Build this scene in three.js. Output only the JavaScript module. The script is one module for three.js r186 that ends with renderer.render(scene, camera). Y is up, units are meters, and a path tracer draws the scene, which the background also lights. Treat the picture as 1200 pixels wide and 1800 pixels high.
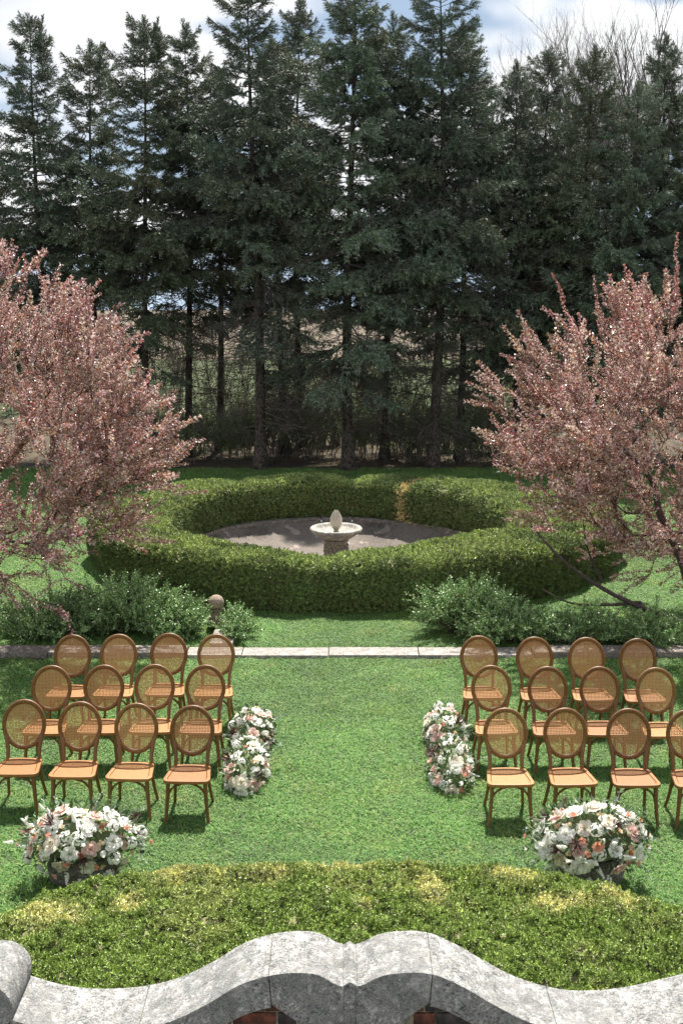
import * as THREE from 'three';
import { mergeGeometries } from 'three/addons/utils/BufferGeometryUtils.js';

// ---------------------------------------------------------------- camera, sky, sun, exposure
const W = 1200, H = 1800, FPX = 2300, CAM_H = 5.7, TILT = Math.atan(470 / FPX);
const scene = new THREE.Scene();
const camera = new THREE.PerspectiveCamera(2 * Math.atan(900 / FPX) * 180 / Math.PI, W / H, 0.1, 6000);
camera.position.set(0, CAM_H, 0);
camera.rotation.set(-TILT, 0, 0);
scene.add(camera);

const renderer = new THREE.WebGLRenderer({ antialias: true });
renderer.toneMapping = THREE.LinearToneMapping;
renderer.toneMappingExposure = 2.35;
renderer.shadowMap.enabled = true;

const SUN_AZ = 0.16, SUN_EL = 61 * Math.PI / 180;               // behind the trees, slightly to the right
const sunDir = new THREE.Vector3(Math.sin(SUN_AZ) * Math.cos(SUN_EL), Math.sin(SUN_EL), -Math.cos(SUN_AZ) * Math.cos(SUN_EL));
const sun = new THREE.DirectionalLight(new THREE.Color().setRGB(1, 0.955, 0.88), 5);
sun.name = 'sun';
sun.position.copy(sunDir).multiplyScalar(60).add(new THREE.Vector3(0, 0, -20));
sun.target.position.set(0, 0, -20);
sun.castShadow = true;
sun.shadow.radius = 1.4;
sun.shadow.mapSize.set(4096, 4096);
Object.assign(sun.shadow.camera, { left: -25, right: 25, top: 25, bottom: -25, near: 1, far: 150 });
scene.add(sun, sun.target);

// ---------------------------------------------------------------- seeded random numbers and noise
function rngOf(seed) {
  let a = seed >>> 0;
  return () => { a = (a + 0x6D2B79F5) >>> 0; let t = Math.imul(a ^ (a >>> 15), 1 | a); t = (t + Math.imul(t ^ (t >>> 7), 61 | t)) ^ t; return ((t ^ (t >>> 14)) >>> 0) / 4294967296; };
}
const hash3 = (x, y, z) => { let h = Math.imul(x, 374761393) ^ Math.imul(y, 668265263) ^ Math.imul(z, 2147483647 - 1442695); h = Math.imul(h ^ (h >>> 13), 1274126177); h ^= h >>> 16; return (h >>> 0) / 4294967296; };
function vnoise(x, y, z = 0) {
  const xi = Math.floor(x), yi = Math.floor(y), zi = Math.floor(z), s = (t) => t * t * (3 - 2 * t), u = s(x - xi), v = s(y - yi), w = s(z - zi);
  const L = (a, b, t) => a + (b - a) * t, c = (i, j, k) => hash3(xi + i, yi + j, zi + k);
  return L(L(L(c(0, 0, 0), c(1, 0, 0), u), L(c(0, 1, 0), c(1, 1, 0), u), v), L(L(c(0, 0, 1), c(1, 0, 1), u), L(c(0, 1, 1), c(1, 1, 1), u), v), w);
}
function fbm(x, y, z = 0, oct = 4) { let s = 0, a = 0.5, n = 0; for (let i = 0; i < oct; i++) { s += a * vnoise(x, y, z); n += a; a *= 0.5; x = x * 2.03 + 17.1; y = y * 2.03 + 5.3; z = z * 2.03 + 9.7; } return s / n; }
const clamp = (x, a = 0, b = 1) => Math.min(b, Math.max(a, x));
const sstep = (a, b, x) => { const t = clamp((x - a) / (b - a)); return t * t * (3 - 2 * t); };
const mix = (a, b, t) => a + (b - a) * t;

// the sky: pale blue with broken cumulus, the same all round
{
  const SW = 2048, SH = 1024, data = new Float32Array(SW * SH * 4);
  const cloudAt = (x, y, z) => fbm(x * 5.2 + 3.7, y * 15 + 11, z * 5.2 + 1.9, 6);
  for (let j = 0; j < SH; j++) {
    const el = ((j + 0.5) / SH - 0.5) * Math.PI, y = Math.sin(el), ce = Math.cos(el);
    for (let i = 0; i < SW; i++) {
      const az = ((i + 0.5) / SW - 0.5) * 2 * Math.PI, x = Math.cos(az) * ce, z = Math.sin(az) * ce, k = (j * SW + i) * 4;
      const up = Math.max(0, y), hor = Math.exp(-up * 5.5);
      let r = mix(0.10, 0.29, hor), g = mix(0.16, 0.355, hor), b = mix(0.26, 0.42, hor);
      if (y > -0.05) {
        const d = cloudAt(x, y, z), above = cloudAt(x, y + 0.028, z);
        const a = sstep(0.35, 0.50, d - 0.05 * sstep(0.1, 0.5, up));
        const lit = clamp(0.60 + (d - above) * 3.0 + 0.2 * (1 - sstep(0.5, 0.75, d)));
        const cr = mix(0.32, 0.52, lit), cg = mix(0.34, 0.52, lit), cb = mix(0.38, 0.525, lit);
        r = mix(r, cr, a * 0.97); g = mix(g, cg, a * 0.97); b = mix(b, cb, a * 0.97);
      }
      data[k] = r; data[k + 1] = g; data[k + 2] = b; data[k + 3] = 1;
    }
  }
  const sky = new THREE.DataTexture(data, SW, SH, THREE.RGBAFormat, THREE.FloatType);
  sky.mapping = THREE.EquirectangularReflectionMapping;
  sky.magFilter = sky.minFilter = THREE.LinearFilter;
  sky.needsUpdate = true;
  scene.background = sky;
  scene.environment = sky;
}

// ---------------------------------------------------------------- helpers
const V = (x, y, z) => new THREE.Vector3(x, y, z), UP = V(0, 1, 0);
const C = (r, g, b) => new THREE.Color().setRGB(r, g, b);
const cosT = Math.cos(TILT), sinT = Math.sin(TILT);
function onLevel(px, py, h = 0) {                       // the place at height h that lies under a spot of the picture
  const u = (px - 600) / FPX, v = (py - 900) / FPX, t = (CAM_H - h) / (sinT + v * cosT);
  return V(t * u, h, -t * (cosT - v * sinT));
}
function atDepth(px, py, D) { const u = (px - 600) / FPX, v = (py - 900) / FPX, t = D / (cosT - v * sinT); return V(t * u, CAM_H - t * (sinT + v * cosT), -D); }

const taken = new Map();
function numbered(name) { const n = taken.get(name) ?? 0; taken.set(name, n + 1); return n ? `${name}_${String(n).padStart(3, '0')}` : name; }
function shade(o) { o.traverse((m) => { if (m.isMesh) { m.castShadow = true; m.receiveShadow = true; } }); return o; }
function thing(name, label, category, pos = V(0, 0, 0), turn = 0, group) {
  const o = new THREE.Group(); o.name = numbered(name); o.position.copy(pos); o.rotation.y = turn;
  o.userData = { label, category }; if (group) o.userData.group = group; scene.add(o); return o;
}
function part(parent, name, geo, mat, kind) { const m = new THREE.Mesh(geo, mat); m.name = name; m.castShadow = m.receiveShadow = true; if (kind) m.userData.kind = kind; parent.add(m); return m; }
function struct(name, geo, mat) { const m = new THREE.Mesh(geo, mat); m.name = name; m.castShadow = m.receiveShadow = true; m.userData.kind = 'structure'; scene.add(m); return m; }
function instanced(parent, name, geo, mat, mats, cols, kind = 'stuff') {
  const m = new THREE.InstancedMesh(geo, mat, mats.length); m.name = name; m.userData.kind = kind; m.castShadow = m.receiveShadow = true;
  mats.forEach((x, i) => m.setMatrixAt(i, x)); if (cols) cols.forEach((c, i) => m.setColorAt(i, c)); parent.add(m); return m;
}
const QY = (a) => new THREE.Quaternion().setFromAxisAngle(UP, a);
function frame(dir, roll = 0) {                        // turns +y onto dir, then rolls about it
  return new THREE.Quaternion().setFromUnitVectors(UP, dir.clone().normalize()).multiply(QY(roll));
}
const place = (p, q, s) => new THREE.Matrix4().compose(p, q, typeof s === 'number' ? V(s, s, s) : s);

class GB {                                              // collects triangles with vertex colours
  constructor() { this.p = []; this.c = []; this.n = []; this.i = []; this.t = []; this.smooth = false; }
  v(a, col, nrm, uv) { this.p.push(a.x, a.y, a.z); this.c.push(col?.r ?? 1, col?.g ?? 1, col?.b ?? 1); if (nrm) { this.smooth = true; this.n.push(nrm.x, nrm.y, nrm.z); } this.t.push(uv?.[0] ?? 0, uv?.[1] ?? 0); return this.p.length / 3 - 1; }
  tri(a, b, c, col) { this.i.push(this.v(a, col), this.v(b, col), this.v(c, col)); }
  leaf(base, dir, side, len, wid, col, fold = 0.25, nrm) {   // a diamond folded along its midrib
    const n = nrm ?? V().crossVectors(side, dir).normalize(), m = base.clone().addScaledVector(dir, len * 0.45), tip = base.clone().addScaledVector(dir, len).addScaledVector(n, -len * 0.12);
    const l = m.clone().addScaledVector(side, wid / 2).addScaledVector(n, wid * fold), r = m.clone().addScaledVector(side, -wid / 2).addScaledVector(n, wid * fold);
    const a = this.v(base, col), b = this.v(l, col), c = this.v(tip, col), d = this.v(r, col);
    this.i.push(a, b, c, a, c, d);
  }
  tube(pts, radii, sides = 6, col, cap = true) {
    const n = pts.length, rr = (k) => typeof radii === 'number' ? radii : Array.isArray(radii) ? radii[k] : radii(k / (n - 1));
    let prev = null, first = this.p.length / 3, ref = V(0.31, 0.2, 0.93), run = 0;
    for (let k = 0; k < n; k++) {
      const d = pts[Math.min(n - 1, k + 1)].clone().sub(pts[Math.max(0, k - 1)]).normalize();
      if (Math.abs(d.dot(ref)) > 0.95) ref = V(0.9, 0.1, -0.3);
      const s = prev ? prev.clone().addScaledVector(d, -prev.dot(d)).normalize() : V().crossVectors(d, ref).normalize();
      prev = s; const t = V().crossVectors(d, s), r = rr(k);
      if (k) run += pts[k].distanceTo(pts[k - 1]);
      for (let j = 0; j < sides; j++) {
        const a = j / sides * 2 * Math.PI, o = s.clone().multiplyScalar(Math.cos(a)).addScaledVector(t, Math.sin(a));
        this.v(pts[k].clone().addScaledVector(o, r), col, o, [j / sides * 0.1, run]);
      }
      if (k) for (let j = 0; j < sides; j++) { const a = first + (k - 1) * sides + j, b = first + (k - 1) * sides + (j + 1) % sides; this.i.push(a, b, a + sides, b, b + sides, a + sides); }
    }
    if (cap) for (const [k, sgn] of [[0, -1], [n - 1, 1]]) {
      const d = pts[Math.min(n - 1, k + 1)].clone().sub(pts[Math.max(0, k - 1)]).normalize().multiplyScalar(sgn), c0 = this.v(pts[k], col, d), b = first + k * sides;
      for (let j = 0; j < sides; j++) sgn > 0 ? this.i.push(b + j, b + (j + 1) % sides, c0) : this.i.push(b + (j + 1) % sides, b + j, c0);
    }
    return this;
  }
  box(c, sx, sy, sz, q, col) {
    const g = new THREE.BoxGeometry(sx, sy, sz), p = g.attributes.position, nn = g.attributes.normal, b = this.p.length / 3;
    for (let k = 0; k < p.count; k++) { const a = V().fromBufferAttribute(p, k), m = V().fromBufferAttribute(nn, k); if (q) { a.applyQuaternion(q); m.applyQuaternion(q); } this.v(a.add(c), col, m, [a.x, a.y]); }
    for (const x of g.index.array) this.i.push(b + x); return this;
  }
  geo() {
    const g = new THREE.BufferGeometry();
    g.setAttribute('position', new THREE.Float32BufferAttribute(this.p, 3));
    g.setAttribute('color', new THREE.Float32BufferAttribute(this.c, 3));
    g.setAttribute('uv', new THREE.Float32BufferAttribute(this.t, 2));
    g.setIndex(this.i);
    if (this.smooth && this.n.length === this.p.length) g.setAttribute('normal', new THREE.Float32BufferAttribute(this.n, 3));
    return g;
  }
  smoothGeo() { const g = this.geo(); g.computeVertexNormals(); return g; }
}
function randDir(R) { const z = R() * 2 - 1, a = R() * 2 * Math.PI, r = Math.sqrt(1 - z * z); return V(r * Math.cos(a), z, r * Math.sin(a)); }
function sideOf(d, R) { const s = V().crossVectors(d, randDir(R)); return s.lengthSq() < 1e-6 ? V(1, 0, 0) : s.normalize(); }

// textures: value noise that tiles, mapped through a colour function; uv in metres
function noiseTex(size, fn, srgb, repeat = 1) {
  const d = new Uint8Array(size * size * 4);
  for (let j = 0; j < size; j++) for (let i = 0; i < size; i++) {
    const c = fn(i / size, j / size), k = (j * size + i) * 4;
    for (let q = 0; q < 3; q++) d[k + q] = clamp(typeof c === 'number' ? c : c[q]) * 255;
    d[k + 3] = 255;
  }
  const t = new THREE.DataTexture(d, size, size);
  t.wrapS = t.wrapT = THREE.RepeatWrapping; t.magFilter = THREE.LinearFilter; t.minFilter = THREE.LinearFilter; t.repeat.set(repeat, repeat);
  if (srgb) t.colorSpace = THREE.SRGBColorSpace;
  t.needsUpdate = true; return t;
}
function tile(u, v, f, seed, oct = 4) {                // noise on a torus
  let s = 0, a = 0.5, n = 0;
  for (let o = 0; o < oct; o++, f *= 2, a *= 0.5) {
    const x = u * f, y = v * f, xi = Math.floor(x), yi = Math.floor(y), e = (t) => t * t * (3 - 2 * t), p = e(x - xi), q = e(y - yi), h = (i, j) => hash3(((xi + i) % f + f) % f, ((yi + j) % f + f) % f, seed + o * 31);
    s += a * mix(mix(h(0, 0), h(1, 0), p), mix(h(0, 1), h(1, 1), p), q); n += a;
  }
  return s / n;
}
const std = (o) => new THREE.MeshStandardMaterial({ roughness: 0.9, side: THREE.DoubleSide, ...o });
const leafMat = (o) => new THREE.MeshPhysicalMaterial({ vertexColors: true, side: THREE.DoubleSide, roughness: 0.85, transmission: 0.35, thickness: 0, ior: 1.4, ...o });

// ================================================================ THE SETTING
function sheet(x0, x1, d0, d1, y, nx = 1, nz = 1, col) {
  const b = new GB();
  for (let j = 0; j <= nz; j++) for (let i = 0; i <= nx; i++) {
    const x = mix(x0, x1, i / nx), d = mix(d0, d1, j / nz); b.v(V(x, typeof y === 'function' ? y(x, d) : y, -d), col?.(x, d), UP, [x, -d]);
    if (i && j) { const a = b.p.length / 3 - 1; b.i.push(a - nx - 2, a - nx - 1, a, a - nx - 2, a, a - 1); }
  }
  return b.geo();
}
const POOL = V(-0.1, 0, -23.9), POOL_R = 3.08, hedgeOut = (a) => 1 / Math.hypot(Math.cos(a) / (Math.cos(a) < 0 ? 4.35 : 5.15), Math.sin(a) / 4.0);
const soilTex = noiseTex(512, (u, v) => { const n = tile(u, v, 8, 3, 5), m = tile(u, v, 64, 9, 2); return [0.55 + 0.5 * (n - 0.5) + 0.4 * (m - 0.5), 0.55 + 0.5 * (n - 0.5) + 0.4 * (m - 0.5), 0.5 + 0.4 * (n - 0.5) + 0.4 * (m - 0.5)]; }, true, 0.5);
{
  // one sheet to the horizon with a round hole for the basin
  const s = new THREE.Shape([[-3000, 40], [3000, 40], [3000, -3000], [-3000, -3000]].map(([a, b]) => new THREE.Vector2(a, b)));
  const hole = new THREE.Path(); hole.absarc(POOL.x, POOL.z, POOL_R + 0.2, 0, Math.PI * 2, true); s.holes.push(hole);
  const g = new THREE.ShapeGeometry(s, 64); g.rotateX(Math.PI / 2);
  const p = g.attributes.position, uv = g.attributes.uv; for (let i = 0; i < p.count; i++) { p.setY(i, 0); uv.setXY(i, p.getX(i), p.getZ(i)); }
  const ix = g.index.array; for (let i = 0; i < ix.length; i += 3) [ix[i + 1], ix[i + 2]] = [ix[i + 2], ix[i + 1]];
  g.computeVertexNormals();
  struct('ground', g, std({ color: C(0.15, 0.24, 0.09), map: soilTex, roughness: 1 }));
}
struct('woodland_floor', sheet(-40, 40, 33.2, 44, 0.006, 1, 1), std({ color: C(0.20, 0.15, 0.10), map: soilTex, roughness: 1 }));
struct('meadow', sheet(-90, 90, 43.6, 66, 0.012), std({ color: C(0.17, 0.23, 0.09), map: soilTex, roughness: 1 }));
struct('ploughed_field', sheet(-160, 160, 66, 117, 0.02), std({ color: C(0.46, 0.36, 0.32), map: soilTex, roughness: 1 }));
struct('lake', sheet(-1500, 1500, 117, 900, 0.05), new THREE.MeshPhysicalMaterial({ color: C(0.16, 0.24, 0.34), roughness: 0.22, side: THREE.DoubleSide, bumpMap: noiseTex(256, (u, v) => tile(u, v, 16, 5, 4), false, 0.12), bumpScale: 0.06 }));

// ---- lawn of separate blades round the chairs, the hedge and up to the trees
const inPool = (x, z, m = 0) => Math.hypot(x - POOL.x, z - POOL.z) < POOL_R + m;
const inRing = (x, z) => { const dx = x - POOL.x, dz = z - POOL.z; return Math.hypot(dx, dz) < hedgeOut(Math.atan2(dz, dx)) - 0.25; };
const EDGE_D0 = -onLevel(600, 1157.5).z, EDGE_D1 = -onLevel(600, 1143.5).z;
const frontHedgeFar = (x) => 10.42 - 0.0225 * Math.pow(Math.abs(x), 3.6);
{
  const grassMat = leafMat({ roughness: 0.8, transmission: 0.4 });
  const patches = [];
  for (let k = 0; k < 4; k++) {
    const R = rngOf(100 + k), b = new GB();
    for (let i = 0; i < 300; i++) {
      const x = (R() - 0.5) * 0.32, z = (R() - 0.5) * 0.32, a = R() * 6.283, h = 0.016 + R() * R() * 0.03, lean = 0.012 + R() * 0.04, w = 0.0026 + R() * 0.0024, f = R();
      const col = f < 0.035 ? C(0.52, 0.49, 0.26) : f < 0.30 ? C(0.285, 0.49, 0.09) : f < 0.7 ? C(0.16, 0.38, 0.048) : C(0.085, 0.25, 0.032);
      const s = V(Math.cos(a), 0, Math.sin(a)), l = V(Math.cos(a + 1.3), 0, Math.sin(a + 1.3)), base = V(x, 0, z), mid = base.clone().addScaledVector(l, lean * 0.4).add(V(0, h * 0.65, 0)), tip = base.clone().addScaledVector(l, lean * 1.2).add(V(0, h, 0));
      const q = [b.v(base.clone().addScaledVector(s, w), col), b.v(base.clone().addScaledVector(s, -w), col), b.v(mid.clone().addScaledVector(s, -w * 0.8), col), b.v(mid.clone().addScaledVector(s, w * 0.8), col), b.v(tip, col)];
      b.i.push(q[0], q[1], q[2], q[0], q[2], q[3], q[3], q[2], q[4]);
    }
    patches.push(b.geo());
  }
  const R = rngOf(7), mats = [[], [], [], []], cols = [[], [], [], []];
  const worn = onLevel(388, 1478);
  const put = (x, z, near) => {
    if (inRing(x, z) || inPool(x, z, 0.3)) return;
    if (-z > EDGE_D0 - 0.06 && -z < EDGE_D1 + 0.06) return;
    const n = fbm(x * 0.9, z * 0.9, 2.2, 3), n2 = fbm(x * 4.1, z * 4.1, 7.7, 3), dry = sstep(0.56, 0.74, n2), k = (R() * 4) | 0;
    const bare = Math.exp(-(((x - worn.x) / 0.13) ** 2 + ((z - worn.z) / 0.22) ** 2)) * (0.5 + n2);
    if (R() < bare * 1.1) return;
    const t = 0.76 + 0.55 * (n - 0.5) + 0.35 * (n2 - 0.5) + (R() - 0.5) * 0.16;
    const far = sstep(19, 17.5, -z), tone = 1;
    cols[k].push(C(t * (1 + 0.35 * dry) * tone, t * tone, t * (1 + 0.15 * dry) * tone));
    const s = (0.9 + R() * 0.35) * (0.85 + 0.4 * n2);
    mats[k].push(place(V(x, -0.002, z), QY(R() * 6.283), V(1.05, s, 1.05)));
  };
  for (let d = 8.2; d < 33.5; d += 0.2) { const half = Math.min(10, 2.0 + d * 0.29); for (let x = -half; x < half; x += 0.2) put(x + (R() - 0.5) * 0.16, -(d + (R() - 0.5) * 0.16), d < 19); }
  const g = new THREE.Group(); g.name = 'grass'; g.userData.kind = 'stuff'; scene.add(g);
  g.userData.label = 'short green mown lawn grass'; g.userData.category = 'grass';
  patches.forEach((p, k) => instanced(g, 'grass_blades', p, grassMat, mats[k], cols[k]));
}

// ---- terrace floor on the near side of the wall
struct('terrace', new THREE.BoxGeometry(14, 1.2, 13).translate(0, 0.6, 0.85), std({ color: C(0.30, 0.28, 0.25), map: soilTex }));

// ---- stone
const stoneTex = noiseTex(1024, (u, v) => {
  const big = tile(u, v, 5, 11, 4), mid = tile(u, v, 24, 21, 3), fine = tile(u, v, 160, 31, 2), blot = tile(u, v, 40, 41, 4), pale = tile(u, v, 18, 51, 4);
  let c = 0.60 + 0.18 * (big - 0.5) + 0.18 * (mid - 0.5) + 0.30 * (fine - 0.5);
  c -= 0.08 * sstep(0.50, 0.70, blot) * (0.2 + 0.8 * sstep(0.40, 0.62, big)) + 0.16 * sstep(0.58, 0.72, tile(u, v, 96, 45, 2)) * sstep(0.35, 0.6, big);
  c += 0.10 * sstep(0.58, 0.72, pale) + 0.16 * sstep(0.70, 0.76, tile(u, v, 30, 57, 3)) - 0.06 * sstep(0.62, 0.78, tile(u, v, 14, 63, 5));
  const w = 0.006 * sstep(0.4, 0.6, mid);
  return [c + w, c, c - 0.012 - w];
}, true, 1.1);
const stoneBump = noiseTex(512, (u, v) => 0.5 * tile(u, v, 20, 71, 5) + 0.5 * tile(u, v, 128, 73, 2), false, 1.1);
const stone = std({ color: C(0.60, 0.60, 0.605), map: stoneTex, bumpMap: stoneBump, bumpScale: 0.006, roughness: 0.88 });
const paving = std({ color: C(0.78, 0.72, 0.68), map: stoneTex, bumpMap: stoneBump, bumpScale: 0.006 });
const darkPaving = std({ color: C(0.50, 0.44, 0.40), map: stoneTex, bumpMap: stoneBump, bumpScale: 0.008 });

function extruded(pts, depth, bevel = 0.006, curve = 8) {     // an outline in x,y pushed along z, with small chamfers
  const g = new THREE.ExtrudeGeometry(new THREE.Shape(pts.map((p) => new THREE.Vector2(p[0], p[1]))), { depth: depth - 2 * bevel, bevelEnabled: bevel > 0, bevelThickness: bevel, bevelSize: bevel, bevelOffset: -bevel, bevelSegments: 2, curveSegments: curve });
  g.translate(0, 0, bevel); return g;
}
function metreUV(g) {                                         // uv in metres across the face's largest plane
  g = g.index ? g.toNonIndexed() : g;
  const p = g.attributes.position, uv = new Float32Array(p.count * 2), a = V(), b = V(), c = V();
  for (let i = 0; i < p.count; i += 3) {
    a.fromBufferAttribute(p, i); b.fromBufferAttribute(p, i + 1); c.fromBufferAttribute(p, i + 2);
    const n = V().crossVectors(b.clone().sub(a), c.clone().sub(a)), ax = [Math.abs(n.x), Math.abs(n.y), Math.abs(n.z)], m = ax.indexOf(Math.max(...ax));
    [a, b, c].forEach((q, k) => { const t = m === 0 ? [q.z, q.y] : m === 1 ? [q.x, q.z] : [q.x, q.y]; uv[(i + k) * 2] = t[0]; uv[(i + k) * 2 + 1] = t[1]; });
  }
  g.setAttribute('uv', new THREE.BufferAttribute(uv, 2)); return g;
}
function smoothLine(pts, n) { const c = new THREE.CatmullRomCurve3(pts.map((p) => V(p[0], p[1], 0)), false, 'centripetal'); return c.getPoints(n).map((p) => [p.x, p.y]); }

// ---- the scrolled parapet wall in front
{
  const D1 = 6.04, D0 = 5.65, DEP = D1 - D0;
  const top = [[50, 1713], [100, 1728], [150, 1736], [205, 1737], [265, 1731], [320, 1716], [380, 1687], [430, 1657], [480, 1641], [530, 1636], [562, 1640], [590, 1655], [603, 1659]];
  const topR = [[625, 1659], [640, 1654], [662, 1643], [692, 1637], [748, 1638], [800, 1659], [850, 1688], [900, 1714], [950, 1731], [1000, 1740], [1050, 1740], [1100, 1734], [1150, 1723], [1205, 1709], [1255, 1690]];
  const q = (a) => a.map(([x, y]) => { const p = atDepth(x, y, D1); return [p.x, p.y]; });
  const L = smoothLine(q(top), 150), Rr = smoothLine(q(topR), 150);
  const wx = (px) => atDepth(px, 1690, D1).x;
  const wall = thing('parapet_wall', 'pale weathered stone wall top with scrolled curves in the foreground', 'wall', V(0, 0, -D1));
  const stoneOf = (line, x0, x1, thick, tilt0 = 0, tilt1 = 0) => {     // a coping stone between two joints; its underside follows the curve
    const t = line.filter(([x]) => x > x0 + 0.003 && x < x1 - 0.003), inter = (x) => { for (let i = 1; i < line.length; i++) if (line[i][0] >= x) { const f = (x - line[i - 1][0]) / (line[i][0] - line[i - 1][0]); return mix(line[i - 1][1], line[i][1], f); } return line[line.length - 1][1]; };
    const up = [[x0 + 0.002, inter(x0 + 0.002)], ...t, [x1 - 0.002, inter(x1 - 0.002)]];
    const low = up.slice().reverse().map(([x, y], i, all) => [x + (i === 0 ? tilt1 : i === all.length - 1 ? tilt0 : 0), y - thick(x)]);
    return metreUV(extruded([...up, ...low], DEP, 0.003));
  };
  const th = () => 0.17, j0 = wx(262), j1 = wx(480), j2 = wx(750), j3 = wx(960), e0 = L[0][0], e1 = Rr[Rr.length - 1][0], cx = wx(614);
  part(wall, 'coping_stone', stoneOf(L, e0, j0, th), stone);
  part(wall, 'coping_stone', stoneOf(L, j0, j1, th, 0, 0.012), stone);
  const jointMat = std({ color: C(0.34, 0.30, 0.26), map: soilTex });
  const joint = (line, x, lean) => { const g = stoneOf(line.map(([a, b]) => [a, b - 0.004]), x - 0.006, x + 0.006, () => 0.15, lean, lean); g.scale(1, 1, (DEP - 0.008) / DEP); g.translate(0, 0, 0.004); part(wall, 'mortar_joint', g, jointMat); };
  joint(L, j0, 0); joint(L, j1, 0.012); joint(Rr, j2, -0.012); joint(Rr, j3, 0);
  const block = (line, a, b, inner) => {
    const yi = (x) => { for (let i = 1; i < line.length; i++) if (line[i][0] >= x) return mix(line[i - 1][1], line[i][1], (x - line[i - 1][0]) / (line[i][0] - line[i - 1][0])); return line[line.length - 1][1]; }, pts = line.filter(([x]) => x > a + 0.004 && x < b - 0.004); if (inner > 0) pts.unshift([a + 0.002, yi(a + 0.002)]); else pts.push([b - 0.002, yi(b - 0.002)]); const y0 = pts[0][1], y1 = pts[pts.length - 1][1];
    const g = inner > 0 ? [...pts, [b - 0.003, y1 - 0.012], [b - 0.003, y1 - 0.5], [a + 0.14, y1 - 0.5], [a + 0.13, y0 - 0.24], [a + 0.014, y0 - 0.155]] : [[a + 0.003, y0 - 0.012], ...pts, [b - 0.016, y1 - 0.155], [b - 0.13, y1 - 0.24], [b - 0.14, y0 - 0.5], [a + 0.003, y0 - 0.5]];
    return metreUV(extruded(g, DEP, 0.003));
  };
  part(wall, 'scroll_stone', block(L, j1, L[L.length - 1][0] + 0.004, 1), stone);
  part(wall, 'scroll_stone', block(Rr, Rr[0][0] - 0.004, j2, -1), stone);
  const ym = Math.min(L[L.length - 1][1], Rr[0][1]);
  part(wall, 'ridge_stone', metreUV(extruded([[L[L.length - 1][0] - 0.003, ym - 0.004], [cx - 0.006, ym + 0.014], [cx, ym + 0.017], [cx + 0.006, ym + 0.014], [Rr[0][0] + 0.003, ym - 0.004], [Rr[0][0] + 0.003, ym - 0.5], [L[L.length - 1][0] - 0.003, ym - 0.5]], DEP - 0.012, 0.003)), stone).position.z = 0.002;
  part(wall, 'coping_stone', stoneOf(Rr, j2, j3, th, -0.012, 0), stone);
  part(wall, 'coping_stone', stoneOf(Rr, j3, e1, th), stone);
  // the rolled ends beyond the two dips
  const roll = (sx, xe, yTop) => {
    const pts = []; const r = 0.135;
    const cxr = xe + sx * r, cy = yTop - r;
    for (let i = 0; i <= 26; i++) { const a = -0.75 + i / 26 * (0.75 + Math.PI / 2); pts.push([cxr - sx * Math.cos(a) * r, cy + Math.sin(a) * r]); }
    for (let i = 1; i <= 14; i++) { const f = i / 14; pts.push([cxr + sx * f * 0.9, yTop - 0.12 * f * f]); }
    pts.push([cxr + sx * 0.9, yTop - 0.55], [cxr - sx * 0.06, yTop - 0.55]);
    if (sx < 0) pts.reverse();
    part(wall, 'scroll_stone', metreUV(extruded(pts, DEP + 0.02, 0.008)), stone).position.z = -0.01;
  };
  const a0 = atDepth(0, 1655, D1);
  roll(-1, atDepth(57, 1700, D1).x, a0.y + 0.006); roll(1, atDepth(1262, 1700, D1).x, a0.y + 0.006);
  // brickwork below: every brick its own piece on a mortar core
  const mortar = std({ color: C(0.85, 0.76, 0.65), map: soilTex });
  const yAt = (x) => { const l = x < cx ? L : Rr; for (let i = 1; i < l.length; i++) if (l[i][0] >= x) return l[i][1]; return l[l.length - 1][1]; };
  const core = []; for (let i = 0; i <= 60; i++) { const x = mix(e0 + 0.02, e1 - 0.02, i / 60); core.push([x, yAt(x) - 0.06]); }
  core.push([e1 - 0.02, 0.0], [e0 - 0.9, 0.0], [e0 - 0.9, 1.5], [e0 - 0.02, 1.5]);
  part(wall, 'mortar_core', metreUV(extruded(core, DEP - 0.04, 0)), mortar).position.z = 0.02;
  const brickMats = [[0.62, 0.19, 0.11], [0.52, 0.16, 0.10], [0.70, 0.25, 0.15], [0.24, 0.19, 0.19]].map(([r, g, b]) => std({ color: C(r, g, b), map: soilTex, bumpMap: stoneBump, bumpScale: 0.004 }));
  const header = metreUV(extruded([[0, 0], [0.1, 0], [0.1, 0.058], [0, 0.058]], 0.05, 0.004)), stretcher = metreUV(extruded([[0, 0], [0.205, 0], [0.205, 0.058], [0, 0.058]], 0.05, 0.004));
  const R = rngOf(55), y0 = yAt(j2) - 0.13;
  for (let k = 0; k < 12; k++) {
    const y = y0 - 0.068 * (k + 1);
    let x = e0 + 0.04 + (k % 2) * -0.055;
    for (let n = 0; x < e1 - 0.2; n++) {
      const long = (n + k) % 2 === 0, w = long ? 0.205 : 0.1;
      const roof = Math.max(yAt(x), yAt(x + w)) - 0.16, inKey = x > j1 + 0.08 && x + w < j2 - 0.08;
      if (y + 0.02 < roof && !inKey && x > e0 + 0.02) { const m = part(wall, 'brick', long ? stretcher : header, brickMats[R() < 0.12 ? 3 : (R() * 3) | 0]); m.position.set(x, y, DEP - 0.058 + R() * 0.004); }
      x += w + 0.01;
    }
  }
}

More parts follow.
